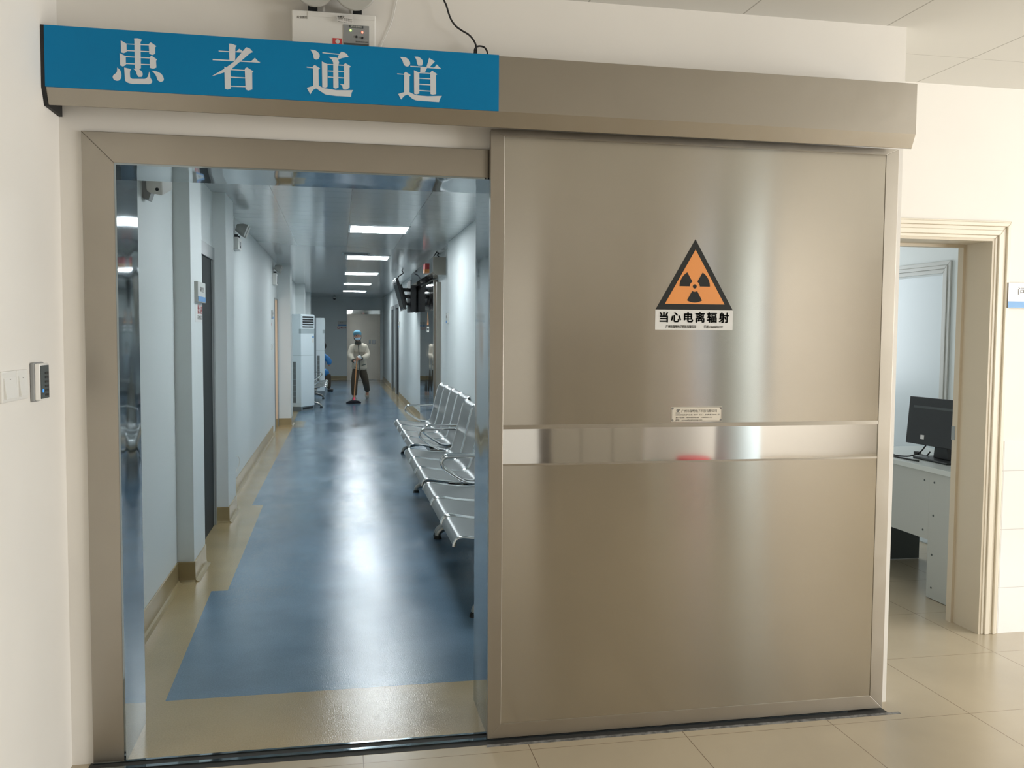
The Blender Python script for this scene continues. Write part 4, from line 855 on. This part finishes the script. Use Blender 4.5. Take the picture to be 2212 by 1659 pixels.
# hands with separate fingers closed round the mop handle
def hand(c, side, mt, nm):
    j = [(c[0]-side*.045, c[1]+.045, c[2]+.012, .024), (c[0]-side*.012, c[1]+.016, c[2]+.002, .026), (c[0]-side*.002, c[1]+.010, c[2]-.012, .022)]; e = [(0, 1), (1, 2)]
    for k in range(4):
        z = c[2]+.022-.017*k; n0 = len(j); L_ = (.9, 1.0, .95, .78)[k]
        j += [(c[0]-side*.006, c[1]-.012, z, .0095), (c[0]+side*.014*L_, c[1]-.026, z-.003, .009), (c[0]+side*.028*L_, c[1]-.012, z-.004, .0085), (c[0]+side*.024*L_, c[1]+.006, z-.004, .007)]
        e += [(2 if k > 1 else 1, n0), (n0, n0+1), (n0+1, n0+2), (n0+2, n0+3)]
    n0 = len(j); j += [(c[0]-side*.014, c[1]-.004, c[2]+.034, .011), (c[0]+side*.004, c[1]-.022, c[2]+.046, .0095), (c[0]+side*.018, c[1]-.024, c[2]+.052, .008)]; e += [(1, n0), (n0, n0+1), (n0+1, n0+2)]
    return skin_mesh(nm, j, e, mt, w_, 1, 1)
g1 = hand((.378, 16.545, .845), 1, M['glove'], 'gloved_hand'); g1['label'] = 'white gloved hand'
hand((.396, 16.535, .915), -1, M['skin'], 'hand')
# mop
mp_ = thing('mop', 'wooden-handled mop with pink clamp and dark yarn head', 'mop', (.32, 15.9, 0))
MB().tube([(.315, 15.92, .07), (.392, 16.58, .98)], .013, 12).build('mop_handle', M['wood'], mp_)
MB().tube([(.311, 15.885, .025), (.316, 15.93, .075), (.319, 15.96, .125)], [.036, .026, .019], 14).build('mop_clamp', M['pink'], mp_, label='pink clamp')
b_ = MB(); b_.tube([(.150, 15.86, .018), (.20, 15.87, .030), (.27, 15.88, .040), (.34, 15.88, .040), (.41, 15.87, .034), (.46, 15.86, .018)], [.012, .028, .038, .038, .030, .012], 16)
o = b_.build('mop_yarn', M['mophead'], mp_)
# seated person behind the far air conditioner
sp_ = thing('person', 'person in a blue coat seated beyond the far air conditioner', 'person', (-.45, 20.0, 0))
sb_ = [(-.56, 20.0, .52, .10), (-.52, 20.0, .75, .11), (-.45, 20.0, .96, .09), (-.41, 20.0, 1.04, .045), (-.385, 20.0, 1.10, .06), (-.375, 20.0, 1.17, .075),
      (-.34, 19.86, .88, .040), (-.215, 19.83, .78, .04), (-.245, 19.82, .64, .032), (-.36, 19.9, .50, .06), (-.29, 19.9, .46, .05), (-.27, 19.9, .25, .045), (-.27, 19.9, .06, .035)]
skin_mesh('body', sb_, [(0, 1), (1, 2), (2, 3), (3, 4), (4, 5), (2, 6), (6, 7), (7, 8), (0, 9), (9, 10), (10, 11), (11, 12)], M['skin'], sp_)
cj = [(-.52, 20.0, .46, .17, .15), (-.48, 20.0, .72, .175, .16), (-.44, 20.0, .92, .13, .12), (-.34, 19.86, .88, .085, .085), (-.215, 19.83, .78, .078, .078), (-.245, 19.82, .66, .060, .060), (-.34, 19.90, .50, .15, .13), (-.30, 19.90, .38, .13, .12)]
co_ = skin_mesh('coat', cj, [(0, 1), (1, 2), (2, 3), (3, 4), (4, 5), (0, 6), (6, 7)], M['bluecoat'], sp_, 1); co_['label'] = 'blue coat'
MB().ball((-.385, 20.0, 1.16), .085, .092, .105, 20, 12).build('hair', M['hair'], sp_)
hand_ = skin_mesh('trousers', [(-.28, 19.9, .47, .095), (-.26, 19.9, .28, .078), (-.26, 19.9, .07, .070)], [(0, 1), (1, 2)], M['trouser'], sp_)
MB().tube([(-.28, 19.9, .05), (-.20, 19.9, .045), (-.14, 19.9, .03)], [.045, .045, .03], 12).build('shoe', M['black'], sp_)
t = thing('stool', 'low stool under the seated person in blue', 'stool', (-.60, 20.0, 0))
MB().cyl((-.58, 20.0, .33), (-.58, 20.0, .36), .17, n=24).build('seat', M['acgrey'], t)
for a in range(4): MB().cyl((-.58+.12*math.cos(a*PI/2+.7), 20.0+.12*math.sin(a*PI/2+.7), 0), (-.58+.10*math.cos(a*PI/2+.7), 20.0+.10*math.sin(a*PI/2+.7), .33), .013, n=8).build('leg', M['chrome'], t)
